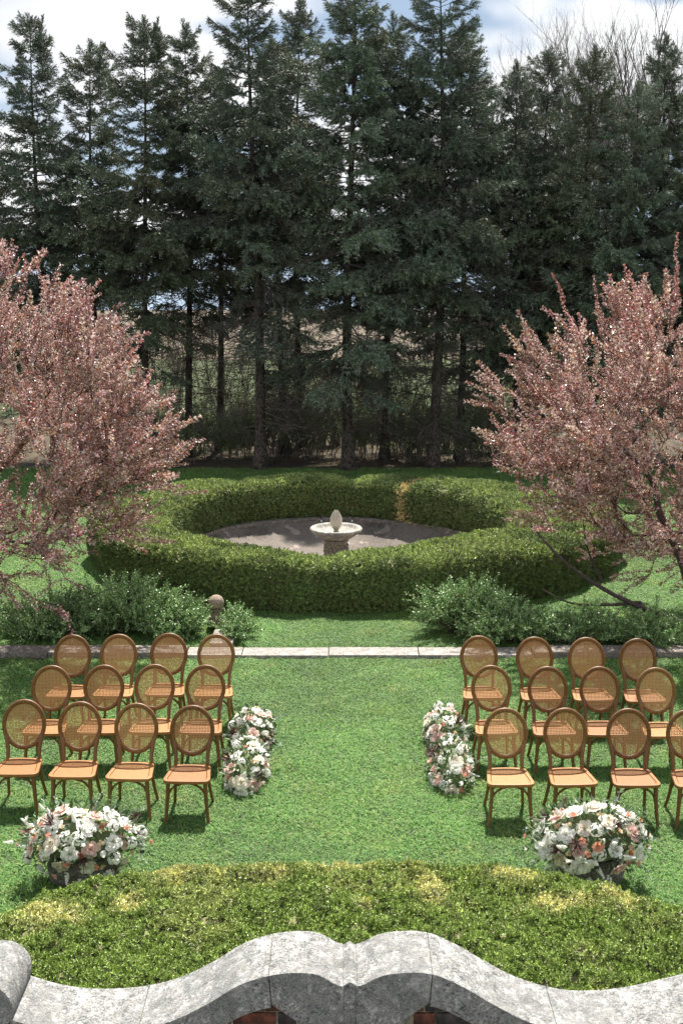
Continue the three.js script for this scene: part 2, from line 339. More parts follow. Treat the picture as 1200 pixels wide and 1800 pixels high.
// ================================================================ BOXWOOD
function boxSprig(seed, leaves, len, wid, cols) {
  const R = rngOf(seed), b = new GB();
  for (let i = 0; i < leaves; i++) {
    const t = i / leaves, a = i * 2.4 + R(), el = mix(0.1, 1.25, t) + (R() - 0.5) * 0.4, d = V(Math.cos(a) * Math.cos(el), Math.sin(el), Math.sin(a) * Math.cos(el)), s = V().crossVectors(d, UP).normalize();
    b.leaf(V((R() - 0.5) * 0.006, t * 0.026, (R() - 0.5) * 0.006), d, s, len * (0.8 + R() * 0.4), wid * (0.8 + R() * 0.4), cols[(R() * cols.length) | 0]);
  }
  return b.geo();
}
const boxMat = std({ vertexColors: true, roughness: 0.45 });
const boxGreens = [C(0.205, 0.295, 0.065), C(0.255, 0.35, 0.08), C(0.33, 0.41, 0.11), C(0.15, 0.22, 0.05)];
const sprigs = [1, 2, 3].map((k) => boxSprig(200 + k, 11, 0.019, 0.0105, boxGreens));
const coreMat = std({ color: C(0.16, 0.16, 0.07), roughness: 1 });

{ // the low broad hedge between the wall and the lawn
  const hedge = thing('boxwood_hedge', 'low broad clipped boxwood hedge with yellowing patches behind the stone wall', 'hedge', V(0, 0, 0));
  const near = 6.2, topH = (x, d) => {
    const edge = Math.min(frontHedgeFar(x) - d, 4.05 - Math.abs(x) + 0.1, d - near + 0.05);
    if (edge <= 0) return 0;
    return 0.63 * Math.pow(1 - Math.exp(-edge / 0.11), 0.8) + 0.055 * (fbm(x * 1.7, d * 1.7, 4, 3) - 0.5) * 2 + 0.075 * (fbm(x * 8, d * 8, 8, 2) - 0.5) * 2 * clamp(edge * 3);
  };
  const b = new GB(), nx = 110, nz = 56;
  for (let j = 0; j <= nz; j++) for (let i = 0; i <= nx; i++) {
    const x = mix(-4.1, 4.1, i / nx), far = Math.max(near + 0.02, frontHedgeFar(x)), d = mix(near, far, Math.pow(j / nz, 0.8));
    b.v(V(x, j === nz || j === 0 || i === 0 || i === nx ? 0 : Math.max(0, topH(x, d) - 0.035), -d), C(1, 1, 1), UP, [x, d]);
    if (i && j) { const a = b.p.length / 3 - 1; b.i.push(a - nx - 2, a - nx - 1, a, a - nx - 2, a, a - 1); }
  }
  const g = b.geo(); g.computeVertexNormals(); part(hedge, 'branches', g, coreMat);
  const R = rngOf(77), mats = [[], [], []], cols = [[], [], []];
  const spots = [[105, 1612, 0.34, 0.3], [225, 1592, 0.22, 0.22], [330, 1530, 0.3, 0.3], [600, 1514, 0.42, 0.35], [760, 1570, 0.16, 0.28], [1000, 1598, 0.36, 0.2], [1090, 1585, 0.2, 0.2], [480, 1540, 0.25, 0.2], [900, 1545, 0.3, 0.25], [640, 1600, 0.12, 0.12]].map(([px, py, a, c]) => { const p = onLevel(px, py, 0.6); return [p.x, -p.z, a, c]; });
  for (let n = 0; n < 60000; n++) {
    const x = (R() * 2 - 1) * 4.05, d = 7.0 + R() * 3.5; if (d > frontHedgeFar(x) || (d < 7.9 && R() < 0.55)) continue;
    const e = 0.03, h = topH(x, d); if (h < 0.05) continue;
    const nrm = V(-(topH(x + e, d) - topH(x - e, d)) / (2 * e), 1, (topH(x, d + e) - topH(x, d - e)) / (2 * e)).normalize();
    let yel = 0; for (const [sx, sd, a, c] of spots) yel = Math.max(yel, Math.exp(-(((x - sx) / a) ** 2 + ((d - sd) / c) ** 2)));
    const n1 = fbm(x * 3.3, d * 3.3, 3, 4), n2 = fbm(x * 11, d * 11, 6, 2); yel = sstep(0.28, 0.98, yel * (0.55 + 0.9 * n1) + 0.32 * (n2 - 0.5)) + 0.25 * sstep(0.55, 0.75, n1);
    const k = (R() * 3) | 0, t = 0.75 + R() * 0.45 + 0.5 * (n2 - 0.5), far = sstep(8.6, 10.0, d) * 0.3 * sstep(0.35, 0.6, n1), y2 = Math.min(1, yel * (0.6 + 0.7 * R()) + far * R());
    cols[k].push(C(t * mix(1, 2.35, y2), t * mix(1, 1.7, y2), t * mix(0.95, 2.9, y2)));
    mats[k].push(place(V(x, h - 0.025 + (R() - 0.5) * 0.025, -d), frame(nrm.add(randDir(R).multiplyScalar(0.55)).normalize(), R() * 6.28), 0.95 + R() * 0.7));
  }
  // leaves down the far side
  sprigs.forEach((s, k) => instanced(hedge, 'foliage', s, boxMat, mats[k], cols[k]));
}

{ // the clipped ring round the basin
  const ring = thing('boxwood_hedge', 'dark green clipped ring hedge enclosing the round fountain basin', 'hedge', POOL.clone());
  const seams = [1.62, 2.62, 3.55, 4.15, 4.80, 5.75, 0.45];
  const gap = -1.12;                                                       // the dead spot at the back
  const ang = (a, s) => Math.abs(((a - s + Math.PI * 3) % (2 * Math.PI)) - Math.PI);
  const seam = (a) => seams.reduce((m, s, i) => Math.max(m, Math.exp(-((ang(a, s) / 0.055) ** 2)) * (i % 2 ? 0.6 : 1)), 0);
  const lobe = (a) => { let best = 9; for (const s of seams) best = Math.min(best, ang(a, s)); return clamp(best / 0.4); };
  const hTop = (a) => 0.80 + 0.03 * Math.sin(a * 2 + 1) + 0.075 * Math.pow(lobe(a), 0.7) - 0.05 * seam(a) - 0.10 * Math.exp(-((ang(a, gap) / 0.06) ** 2)) + 0.05 * (fbm(Math.cos(a) * 3, Math.sin(a) * 3, 1, 2) - 0.5);
  const rIn = (a) => 3.12 + 0.10 * Math.sin(a * 3 + 0.6) + 0.04 * (1 - lobe(a)) + 0.10 * (fbm(Math.cos(a) * 4, Math.sin(a) * 4, 5, 2) - 0.5) + 0.06 - 0.26 * Math.exp(-((ang(a, 2.5) / 0.28) ** 2)) - 0.2 * Math.exp(-((ang(a, 0.62) / 0.28) ** 2));
  const rOut = (a) => hedgeOut(a) + 0.10 * lobe(a) - 0.10 * seam(a) + 0.16 * (fbm(Math.cos(a) * 4, Math.sin(a) * 4, 9, 2) - 0.5);
  const surf = (a, s, inset = 0) => {                                       // s: 0 outer foot .. 1 inner foot
    const ro = rOut(a) - inset, ri = rIn(a) + inset, h = hTop(a) - inset, w = (ro - ri) / 2, mid = (ro + ri) / 2, per = h * 2 + w * 2;
    const t = s * per, c = 0.13; let r, y;
    if (t < h) { r = ro; y = t; } else if (t < h + 2 * w) { r = ro - (t - h); y = h; } else { r = ri; y = h - (t - h - 2 * w); }
    // round the shoulders
    const fx = (r - mid) / w, fy = y / h, k = Math.pow(Math.pow(Math.abs(fx), 11) + Math.pow(Math.max(0, fy), 11), 1 / 11), sc = Math.max(Math.abs(fx), fy) / Math.max(k, 1e-6);
    r = mid + fx * sc * w * (1 + 0.02); y = fy * sc * h;
    const bulge = 0.06 * Math.sin(Math.PI * clamp(y / h)) * Math.sign(fx) * (Math.abs(fx) > 0.8 ? 1 : 0);
    const nz = 0.075 * (fbm(Math.cos(a) * r * 1.8, y * 2, Math.sin(a) * r * 1.8, 3) - 0.5) * 2;
    return V(Math.cos(a) * (r + bulge + nz * fx), Math.max(0, y + nz * 0.7 * (y > h * 0.7 ? 1 : 0)), Math.sin(a) * (r + bulge + nz * fx));
  };
  const na = 220, ns = 28, b = new GB();
  for (let i = 0; i <= na; i++) for (let j = 0; j <= ns; j++) {
    b.v(surf(i / na * 2 * Math.PI, j / ns, 0.085), C(1, 1, 1), UP); if (i && j) { const q = b.p.length / 3 - 1; b.i.push(q - ns - 2, q - 1, q, q - ns - 2, q, q - ns - 1); }
  }
  const g = b.geo(); g.computeVertexNormals(); part(ring, 'branches', g, coreMat);
  const R = rngOf(88), mats = [[], [], []], cols = [[], [], []];
  for (let n = 0; n < 120000; n++) {
    const a = R() * 2 * Math.PI, s = R(), p = surf(a, s), pa = surf(a + 0.01, s), pb = surf(a, Math.min(1, s + 0.006)), pc = surf(a, Math.max(0, s - 0.006));
    const w = Math.hypot(p.x, p.z) / 5.2; if (R() > w) continue;
    const nrm = V().crossVectors(pa.clone().sub(p), pb.sub(pc)).normalize(); if (nrm.lengthSq() < 0.5) continue;
    const mid = (rIn(a) + rOut(a)) / 2, outw = V(Math.cos(a), 0, Math.sin(a)).multiplyScalar(Math.hypot(p.x, p.z) - mid).add(V(0, p.y - 0.35, 0)); if (nrm.dot(outw) < 0) nrm.negate();
    const n1 = fbm(p.x * 2 + 9, p.y * 2, p.z * 2, 3), k = (R() * 3) | 0, t = (0.65 + R() * 0.7) * (0.75 + 0.5 * n1); if (fbm(p.x * 9, p.y * 9, p.z * 9, 2) < 0.36 && R() < 0.75) continue;
    const dead = Math.exp(-(((ang(a, gap)) / (0.02 + 0.04 * n1)) ** 2)) * (Math.hypot(p.x, p.z) < 3.9 ? 1 : 0.25) * (0.7 + 0.6 * n1);
    if (R() < seam(a) * 0.25) continue;
    const rust = R() < dead * 1.1, sunTint = p.y > 0.68 ? 0.75 * R() * sstep(0.3, 0.55, n1) : 0.06 * R();  // paler yellow-green on the hedge top: sunlight painted into the leaf colour
    cols[k].push(rust ? C(2.7 * t, 1.65 * t, 3.2 * t) : C(t * (0.70 + 1.2 * sunTint), t * (0.70 + 0.95 * sunTint), t * (0.92 + 1.3 * sunTint)));
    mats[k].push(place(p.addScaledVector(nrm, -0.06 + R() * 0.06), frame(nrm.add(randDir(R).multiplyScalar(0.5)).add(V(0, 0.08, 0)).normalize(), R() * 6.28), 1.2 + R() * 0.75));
  }
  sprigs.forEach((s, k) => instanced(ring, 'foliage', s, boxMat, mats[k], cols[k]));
}

// ================================================================ BASIN AND FOUNTAIN
const basinTex = noiseTex(1024, (u, v) => {
  const big = tile(u, v, 5, 13, 4), fine = tile(u, v, 120, 17, 2), st = tile(u, v, 22, 19, 4), dirt = tile(u, v, 9, 23, 5);
  const c = 0.40 + 0.16 * (big - 0.5) + 0.10 * (fine - 0.5) + 0.14 * sstep(0.66, 0.74, st) - 0.08 * sstep(0.52, 0.72, dirt);
  return [c, c * 0.955, c * 0.91];
}, true, 0.22);
{
  const prof = [[0.02, -0.34], [1.2, -0.34], [2.3, -0.30], [2.75, -0.20], [3.0, -0.05], [3.06, -0.01]].map(([x, y]) => new THREE.Vector2(x, y));
  const g = new THREE.LatheGeometry(prof, 96), p = g.attributes.position, uv = g.attributes.uv; for (let i = 0; i < p.count; i++) uv.setXY(i, p.getX(i), p.getZ(i));
  const basin = thing('fountain_basin', 'dry round grey concrete basin inside the ring hedge', 'basin', POOL.clone());
  part(basin, 'basin_floor', g, std({ color: C(1.0, 0.93, 0.87), map: basinTex, roughness: 1 }));
  const rimR0 = 3.05, rimR1 = 3.42, N = 30;
  const R = rngOf(5);
  for (let k = 0; k < N; k++) {                                             // coping slabs round the rim, each its own
    const a0 = k / N * 2 * Math.PI + 0.003, a1 = (k + 1) / N * 2 * Math.PI - 0.003, pts = [];
    for (let i = 0; i <= 5; i++) { const a = mix(a0, a1, i / 5); pts.push([Math.cos(a) * rimR1, -Math.sin(a) * rimR1]); }
    for (let i = 5; i >= 0; i--) { const a = mix(a0, a1, i / 5); pts.push([Math.cos(a) * rimR0, -Math.sin(a) * rimR0]); }
    const e = extruded(pts, 0.07, 0.006); e.rotateX(-Math.PI / 2); part(basin, 'coping_slab', metreUV(e), darkPaving).position.y = -0.022 + R() * 0.012;
  }
  const f = thing('fountain', 'pale stone pedestal fountain bowl topped by a carved pinecone', 'fountain', V(POOL.x, -0.18, POOL.z));
  const lathe = (a, seg = 64) => { const q = new THREE.LatheGeometry(smoothLine2(a), seg), pp = q.attributes.position, tt = q.attributes.uv; for (let i = 0; i < pp.count; i++) tt.setXY(i, Math.atan2(pp.getX(i), pp.getZ(i)) * 0.4, pp.getY(i)); return q; };
  const fs = std({ color: C(0.92, 0.87, 0.80), map: stoneTex, bumpMap: stoneBump, bumpScale: 0.004 }), fs2 = std({ color: C(0.88, 0.79, 0.67), map: stoneTex, bumpMap: stoneBump, bumpScale: 0.010 });
  part(f, 'plinth', metreUV(new THREE.CylinderGeometry(0.30, 0.33, 0.14, 8)), fs2).position.y = -0.09;
  part(f, 'pedestal', lathe([[0.27, -0.02], [0.27, 0.10], [0.245, 0.16], [0.215, 0.24], [0.205, 0.34], [0.215, 0.42], [0.235, 0.45], [0.235, 0.475], [0.20, 0.49]]), fs2);
  const mo = new GB(), R2 = rngOf(61); for (let k = 0; k < 16; k++) { const a = k / 16 * 6.283; for (let i = 0; i < 3; i++) { const c = V(Math.cos(a + 0.1 * i) * 0.212, 0.25 + i * 0.06, Math.sin(a + 0.1 * i) * 0.212); const s = new THREE.IcosahedronGeometry(0.032 - 0.004 * i, 1); const pp = s.attributes.position, o = []; for (let q = 0; q < pp.count; q++) o.push(mo.v(V(pp.getX(q), pp.getY(q) * 1.3, pp.getZ(q)).add(c), null, V(pp.getX(q), pp.getY(q), pp.getZ(q)).normalize(), [pp.getX(q), pp.getY(q)])); for (let q = 0; q < o.length; q += 3) mo.i.push(o[q], o[q + 1], o[q + 2]); } }
  part(f, 'carved_band', mo.geo(), fs2);
  part(f, 'bowl', lathe([[0.0, 0.485], [0.20, 0.488], [0.26, 0.50], [0.34, 0.545], [0.365, 0.565], [0.375, 0.575], [0.43, 0.60], [0.475, 0.635], [0.49, 0.67], [0.475, 0.70], [0.44, 0.706], [0.405, 0.69], [0.36, 0.645], [0.25, 0.605], [0.10, 0.592], [0.0, 0.59]], 72), fs);
  const cone = thing2(f);
  function thing2(parent) { const o = new THREE.Group(); o.name = 'pinecone_finial'; parent.add(o); return o; }
  part(cone, 'cone_body', lathe([[0.0, 0.585], [0.055, 0.59], [0.05, 0.615], [0.042, 0.64], [0.06, 0.665], [0.088, 0.71], [0.096, 0.76], [0.088, 0.815], [0.066, 0.865], [0.036, 0.905], [0.0, 0.925]], 24), fs2);
  const sc = new GB(), rc = (y) => { const t = clamp((y - 0.655) / 0.27); return 0.098 * Math.pow(Math.sin(Math.PI * Math.pow(t, 0.82) * 0.93 + 0.16), 0.8); };
  for (let n = 0; n < 170; n++) { const y = 0.665 + n / 170 * 0.25, a = n * 2.39996, r = rc(y), o = V(Math.cos(a), 0, Math.sin(a)), tn = V(-o.z, 0, o.x), w = 0.016 * (r / 0.1 + 0.35), c = o.clone().multiplyScalar(r).setY(y), tip = c.clone().addScaledVector(o, 0.014).add(V(0, 0.012, 0));
    const A = c.clone().addScaledVector(tn, w), B = c.clone().addScaledVector(tn, -w), D = c.clone().add(V(0, -0.018, 0)), E = c.clone().addScaledVector(o, -0.008).add(V(0, 0.03, 0)); sc.tri(A, tip, D); sc.tri(tip, B, D); sc.tri(A, E, tip); sc.tri(tip, E, B); }
  part(cone, 'cone_scales', sc.geo(), fs2, 'stuff'); cone.scale.set(1.05, 1.3, 1.05); cone.position.y = -0.177;
}
function smoothLine2(a) { return new THREE.SplineCurve(a.map(([x, y]) => new THREE.Vector2(x, y))).getPoints(a.length * 4).map((p) => new THREE.Vector2(Math.max(0, p.x), p.y)); }

// ================================================================ STONE EDGING BETWEEN THE LAWNS
{
  const edging = thing('stone_edging', 'flush pale stone strip crossing the lawn between the chair blocks', 'edging', V(0, 0, 0));
  const R = rngOf(31), slab = (x0, x1) => { const g = extruded([[x0 + 0.006, EDGE_D0], [x1 - 0.006, EDGE_D0 + (R() - 0.5) * 0.01], [x1 - 0.006, EDGE_D1], [x0 + 0.006, EDGE_D1 + (R() - 0.5) * 0.02]], 0.08, 0.008); g.rotateX(-Math.PI / 2); const m = part(edging, 'slab', metreUV(g), paving); m.position.y = -0.035 + R() * 0.008; };
  let x = onLevel(330, 1150).x; for (const w of [0.78, 1.22, 1.27, 1.1, 0.5]) { slab(x, x + w); x += w; }
  const xr = x;
  const lowWall = (x0, x1, label) => {
    const w = thing('retaining_wall', label, 'wall', V(0, 0, 0));
    for (let q = x0; q < x1 - 0.1;) { const l = Math.min(x1 - q, 0.55 + R() * 0.5); const g = extruded([[q + 0.005, 0], [q + l - 0.005, 0], [q + l - 0.005, 0.085 + R() * 0.015], [q + 0.005, 0.085 + R() * 0.015]], EDGE_D1 - EDGE_D0 - 0.02, 0.01); const m = part(w, 'stone', metreUV(g), darkPaving); m.position.set(0, -0.01, -EDGE_D1 + (R() - 0.5) * 0.02); q += l; }
  };
  lowWall(-7.6, onLevel(330, 1150).x - 0.01, 'low dark stone retaining wall behind the left chairs under the shrubs');
  lowWall(xr + 0.01, 7.6, 'low dark stone retaining wall behind the right chairs under the shrubs');
  // the low cheek walls that run back from the edging, with a ball finial on the left one
  const cheek = (px, label) => {
    const a = onLevel(px, 1143), b = onLevel(px, 1096), w = thing('cheek_wall', label, 'wall', V(a.x, 0, b.z));
    const len = a.z - b.z; for (let k = 0; k < 3; k++) { const g = extruded([[-0.16, 0], [0.16, 0], [0.16, 0.09], [-0.16, 0.09]], len / 3 - 0.012, 0.012); part(w, 'stone', metreUV(g), paving).position.set((R() - 0.5) * 0.02, R() * 0.015, k * len / 3); }
    return b;
  };
  const pb = cheek(388, 'short stone side wall carrying the ball finial, left of the aisle');
  const clay = std({ color: C(0.95, 0.74, 0.60), map: stoneTex, bumpMap: stoneBump, bumpScale: 0.012 });
  const fin = thing('ball_finial', 'weathered reddish stone ball finial among the green shrub leaves', 'finial', V(pb.x - 0.03, 0.1, pb.z + 0.32));
  const lat = (a, s) => new THREE.LatheGeometry(smoothLine2(a), s);
  part(fin, 'base', new THREE.BoxGeometry(0.27, 0.05, 0.27).translate(0, 0.025, 0), clay);
  part(fin, 'neck', lat([[0.115, 0.05], [0.12, 0.09], [0.10, 0.12], [0.07, 0.16], [0.065, 0.19], [0.09, 0.205], [0.09, 0.22], [0.0, 0.235]], 28), clay);
  const ball = new THREE.IcosahedronGeometry(0.118, 4), bp = ball.attributes.position; for (let i = 0; i < bp.count; i++) { const v = V().fromBufferAttribute(bp, i), k = 1 + 0.05 * (fbm(v.x * 22, v.y * 22, v.z * 22, 3) - 0.5); bp.setXYZ(i, v.x * k, v.y * k, v.z * k); } ball.computeVertexNormals();
  part(fin, 'ball', ball.translate(0, 0.325, 0), clay);
}

// ================================================================ CHAIRS
const grain = noiseTex(512, (u, v) => { const w = tile(u, v, 4, 5, 3) * 0.03, a = tile((u + w) % 1, v, 64, 8, 2), l = 0.72 + 0.26 * (tile(u, v, 32, 3, 1) * 0.3 + 0.7 * (0.5 + 0.5 * Math.sin((u * 40 + tile(u, v, 6, 4, 3) * 5) * 6.283)) - 0.5) + 0.2 * (a - 0.5); return [l, l * 0.985, l * 0.96]; }, true, 2.2);
const woodSets = [[0.42, 0.20, 0.066], [0.37, 0.165, 0.052], [0.45, 0.222, 0.076], [0.40, 0.182, 0.056], [0.345, 0.152, 0.050]].map(([r, g, b]) => ({
  frame: std({ color: C(r * 0.84, g * 0.86, b * 0.80), map: grain, roughness: 0.48 }), seat: std({ color: C(r * 1.45, g * 1.38, b * 1.15), map: grain, roughness: 0.5 }), cane: std({ color: C(r * 1.15, g * 1.3, b * 1.45), roughness: 0.6 }),
}));
const chairGeo = (() => {
  const G = {};
  const rr = (w0, w1, d0, d1, r, y) => { // rounded trapezoid outline, x across, y = -z
    const s = new THREE.Shape(), q = 0.0;
    s.moveTo(-w1 / 2 + r, d1); s.quadraticCurveTo(0, d1 + 0.012, w1 / 2 - r, d1); s.quadraticCurveTo(w1 / 2, d1, w1 / 2 - 0.002, d1 - r);
    s.lineTo(w0 / 2 + 0.004, d0 + r); s.quadraticCurveTo(w0 / 2, d0, w0 / 2 - r, d0); s.quadraticCurveTo(0, d0 - 0.018, -w0 / 2 + r, d0); s.quadraticCurveTo(-w0 / 2, d0, -w0 / 2 - 0.004, d0 + r); s.lineTo(-w1 / 2 + 0.002, d1 - r); s.quadraticCurveTo(-w1 / 2, d1, -w1 / 2 + r, d1);
    return s;
  };
  const flat = (s, t, bev) => { const g = new THREE.ExtrudeGeometry(s, { depth: t - 2 * bev, bevelEnabled: true, bevelThickness: bev, bevelSize: bev, bevelOffset: -bev, bevelSegments: 3, curveSegments: 8 }); g.rotateX(Math.PI / 2); return g; };
  const outer = rr(0.40, 0.475, -0.205, 0.225, 0.075), inner = rr(0.325, 0.395, -0.165, 0.187, 0.055);
  outer.holes.push(new THREE.Path(inner.getPoints(8).reverse()));
  G.seatFrame = flat(outer, 0.034, 0.007).translate(0, 0.464 - 0.007, 0);
  G.seatPanel = flat(rr(0.319, 0.389, -0.162, 0.184, 0.053), 0.024, 0.004).translate(0, 0.459 - 0.004, 0);
  const PIV = V(0, 0.46, -0.195), LEAN = 0.26, lean = (p) => { const q = p.clone().sub(PIV); return V(q.x, q.y * Math.cos(LEAN), q.z - q.y * Math.sin(LEAN)).add(PIV); };
  const OC = V(0, 0.815, -0.195), OA = 0.209, OB = 0.238;
  { // the oval hoop, swept with a soft rectangular section
    const b = new GB(), N = 56, M = 10;
    for (let i = 0; i <= N; i++) { const a = i / N * 2 * Math.PI, n = V(Math.cos(a) / OA, Math.sin(a) / OB, 0).normalize(), c = V(Math.cos(a) * OA, Math.sin(a) * OB, 0).add(OC);
      for (let j = 0; j < M; j++) { const t = j / M * 2 * Math.PI, e = (x) => Math.sign(x) * Math.pow(Math.abs(x), 0.62), o = n.clone().multiplyScalar(e(Math.cos(t)) * 0.0225).add(V(0, 0, e(Math.sin(t)) * 0.0145)); const p = c.clone().add(o); b.v(lean(p), null, n.clone().multiplyScalar(Math.cos(t)).add(V(0, 0, Math.sin(t))).normalize(), [t * 0.012, a * 0.22]);
        if (i) { const q = (i - 1) * M + j, q2 = (i - 1) * M + (j + 1) % M; b.i.push(q, q + M, q2, q2, q + M, q2 + M); } } }
    G.hoop = b.geo();
  }
  { // cane weave: paired strands both ways and fine diagonals
    const b = new GB(), a = OA - 0.016, bb = OB - 0.016, q = new THREE.Quaternion().setFromAxisAngle(V(1, 0, 0), -LEAN);
    const strip = (p0, p1, w, z) => { const d = V(p1[0] - p0[0], p1[1] - p0[1], 0), L = d.length(); d.normalize(); const s = V(-d.y, d.x, 0).multiplyScalar(w / 2), pt = (p, k, zz) => lean(V(p[0] + s.x * k, p[1] + s.y * k, zz).add(OC)); const v = [pt(p0, -1, z), pt(p0, 1, z), pt(p1, 1, z), pt(p1, -1, z)]; b.i.push(...[0, 1, 2].map((k) => b.v(v[k]))); b.i.push(...[0, 2, 3].map((k) => b.v(v[k]))); };
    const pitch = 0.0158;
    for (let x = -a + 0.004; x < a; x += pitch) { const h = bb * Math.sqrt(Math.max(0, 1 - (x / a) ** 2)); if (h > 0.01) strip([x, -h], [x, h], 0.0066, 0.001); }
    for (let y = -bb + 0.004; y < bb; y += pitch) { const h = a * Math.sqrt(Math.max(0, 1 - (y / bb) ** 2)); if (h > 0.01) strip([-h, y], [h, y], 0.0066, -0.001); }
    G.cane = b.geo();
  }
  const bend = (pts, n = 14) => new THREE.CatmullRomCurve3(pts).getPoints(n);
  G.leg = {}; G.back = {}; G.sideArch = {};
  for (const s of [-1, 1]) {
    G.leg[s] = new GB().tube(bend([V(s * 0.186, 0.435, 0.172), V(s * 0.192, 0.28, 0.18), V(s * 0.205, 0.12, 0.196), V(s * 0.218, 0, 0.218)], 10), (t) => mix(0.0225, 0.0155, t), 10).geo();
    G.back[s] = new GB().tube(bend([lean(V(s * 0.196, 0.735, -0.195)), lean(V(s * 0.178, 0.66, -0.195)), lean(V(s * 0.164, 0.57, -0.195)), V(s * 0.163, 0.46, -0.198), V(s * 0.17, 0.30, -0.205), V(s * 0.185, 0.14, -0.245), V(s * 0.20, 0, -0.31)], 20), (t) => t < 0.12 ? 0.014 + t * 0.07 : mix(0.0225, 0.0155, (t - 0.12) / 0.88), 10).geo();
    G.sideArch[s] = new GB().tube(bend([V(s * 0.19, 0.27, 0.165), V(s * 0.186, 0.36, 0.14), V(s * 0.184, 0.408, 0.07), V(s * 0.18, 0.416, 0), V(s * 0.176, 0.408, -0.08), V(s * 0.172, 0.36, -0.16), V(s * 0.172, 0.27, -0.192)], 20), 0.0105, 8).geo();
  }
  G.arch = new GB().tube(bend([V(-0.187, 0.255, 0.166), V(-0.178, 0.31, 0.166), V(-0.135, 0.372, 0.168), V(-0.06, 0.41, 0.168), V(0, 0.417, 0.168), V(0.06, 0.41, 0.168), V(0.135, 0.372, 0.168), V(0.178, 0.31, 0.166), V(0.187, 0.255, 0.166)], 26), 0.0115, 8).geo();
  G.backArch = new GB().tube(bend([V(-0.166, 0.28, -0.19), V(-0.11, 0.385, -0.178), V(0, 0.415, -0.172), V(0.11, 0.385, -0.178), V(0.166, 0.28, -0.19)], 20), 0.0105, 8).geo();
  return G;
})();
function makeChair(label, pos, turn, set) {
  const t = thing('cane_chair', label, 'chair', pos, turn, pos.x < 0 ? 'chairs left of the aisle' : 'chairs right of the aisle'), m = woodSets[set];
  const s = part(t, 'seat', chairGeo.seatFrame, m.seat); part(s, 'seat_panel', chairGeo.seatPanel, m.seat);
  const b = part(t, 'backrest', chairGeo.hoop, m.frame); part(b, 'cane_panel', chairGeo.cane, m.cane, 'stuff');
  for (const k of [-1, 1]) { part(t, 'leg', chairGeo.leg[k], m.frame); part(t, 'leg', chairGeo.back[k], m.frame); part(t, 'brace', chairGeo.sideArch[k], m.frame); }
  part(t, 'brace', chairGeo.arch, m.frame); part(t, 'brace', chairGeo.backArch, m.frame);
  return t;
}
{
  const R = rngOf(404), rowName = ['front row', 'middle row', 'back row'], nth = ['next to the aisle', 'second from the aisle', 'third from the aisle', 'farthest from the aisle'];
  // middle of each oval back in the picture
  const left = [[[338, 1284], [240, 1280], [141, 1277], [43, 1273]], [[361, 1209], [272, 1208], [183, 1209], [91, 1210]], [[380, 1152], [297, 1150], [209, 1152], [128, 1153]]];
  const right = [[[888, 1289], [993, 1289], [1104, 1290], [1209, 1292]], [[863, 1210], [962, 1212], [1053, 1212], [1152, 1214]], [[841, 1155], [939, 1157], [1030, 1158], [1120, 1160]]];
  for (const [side, rows] of [['left', left], ['right', right]]) rows.forEach((row, r) => row.forEach(([px, py], i) => {
    const p = onLevel(px, py, 0.803), turn = (R() - 0.5) * 0.07 + (side === 'left' ? -0.02 : 0.03);
    const pos = V(p.x + Math.sin(turn) * 0.286, 0, p.z + Math.cos(turn) * 0.286);
    makeChair(`oval cane chair, ${rowName[r]} of the ${side} block, ${nth[i]}`, pos, turn, (R() * 5) | 0);
  }));
}

// ================================================================ FLOWERS
function roseGeo(seed, rings, R0, cup = 1) {
  const R = rngOf(seed), b = new GB();
  rings.forEach(([n, rad, hgt, open, hwMax], k) => {
    for (let i = 0; i < n; i++) {
      const a0 = (i + 0.5 * (k % 2)) / n * 6.283 + R() * 0.5, nu = 5, nv = 4, ids = [], jit = 0.85 + R() * 0.3, wav = R() * 6;
      for (let v = 0; v <= nv; v++) for (let u = 0; u <= nu; u++) {
        const f = v / nv, e = u / nu * 2 - 1, hw = hwMax * Math.sqrt(Math.max(0.03, 1 - Math.pow((f - 0.5) / 0.56, 2))), drop = 0.16 * e * e * f;
        const r = R0 * rad * (0.18 + 0.82 * Math.pow(f, 0.8)) * (1 + open * Math.max(0, f - 0.6) * 1.5) * jit + R0 * 0.03 * Math.sin(e * 4 + wav) * f;
        const y = R0 * hgt * (Math.pow(f, cup) - drop) - R0 * open * 0.55 * Math.pow(Math.max(0, f - 0.62), 1.3) * 2.0;
        ids.push(b.v(V(Math.cos(a0 + e * hw) * r, y, Math.sin(a0 + e * hw) * r)));
      }
      for (let v = 0; v < nv; v++) for (let u = 0; u < nu; u++) { const q = ids[v * (nu + 1) + u]; b.i.push(q, q + 1, q + nu + 2, q, q + nu + 2, q + nu + 1); }
    }
  });
  return b.smoothGeo();
}
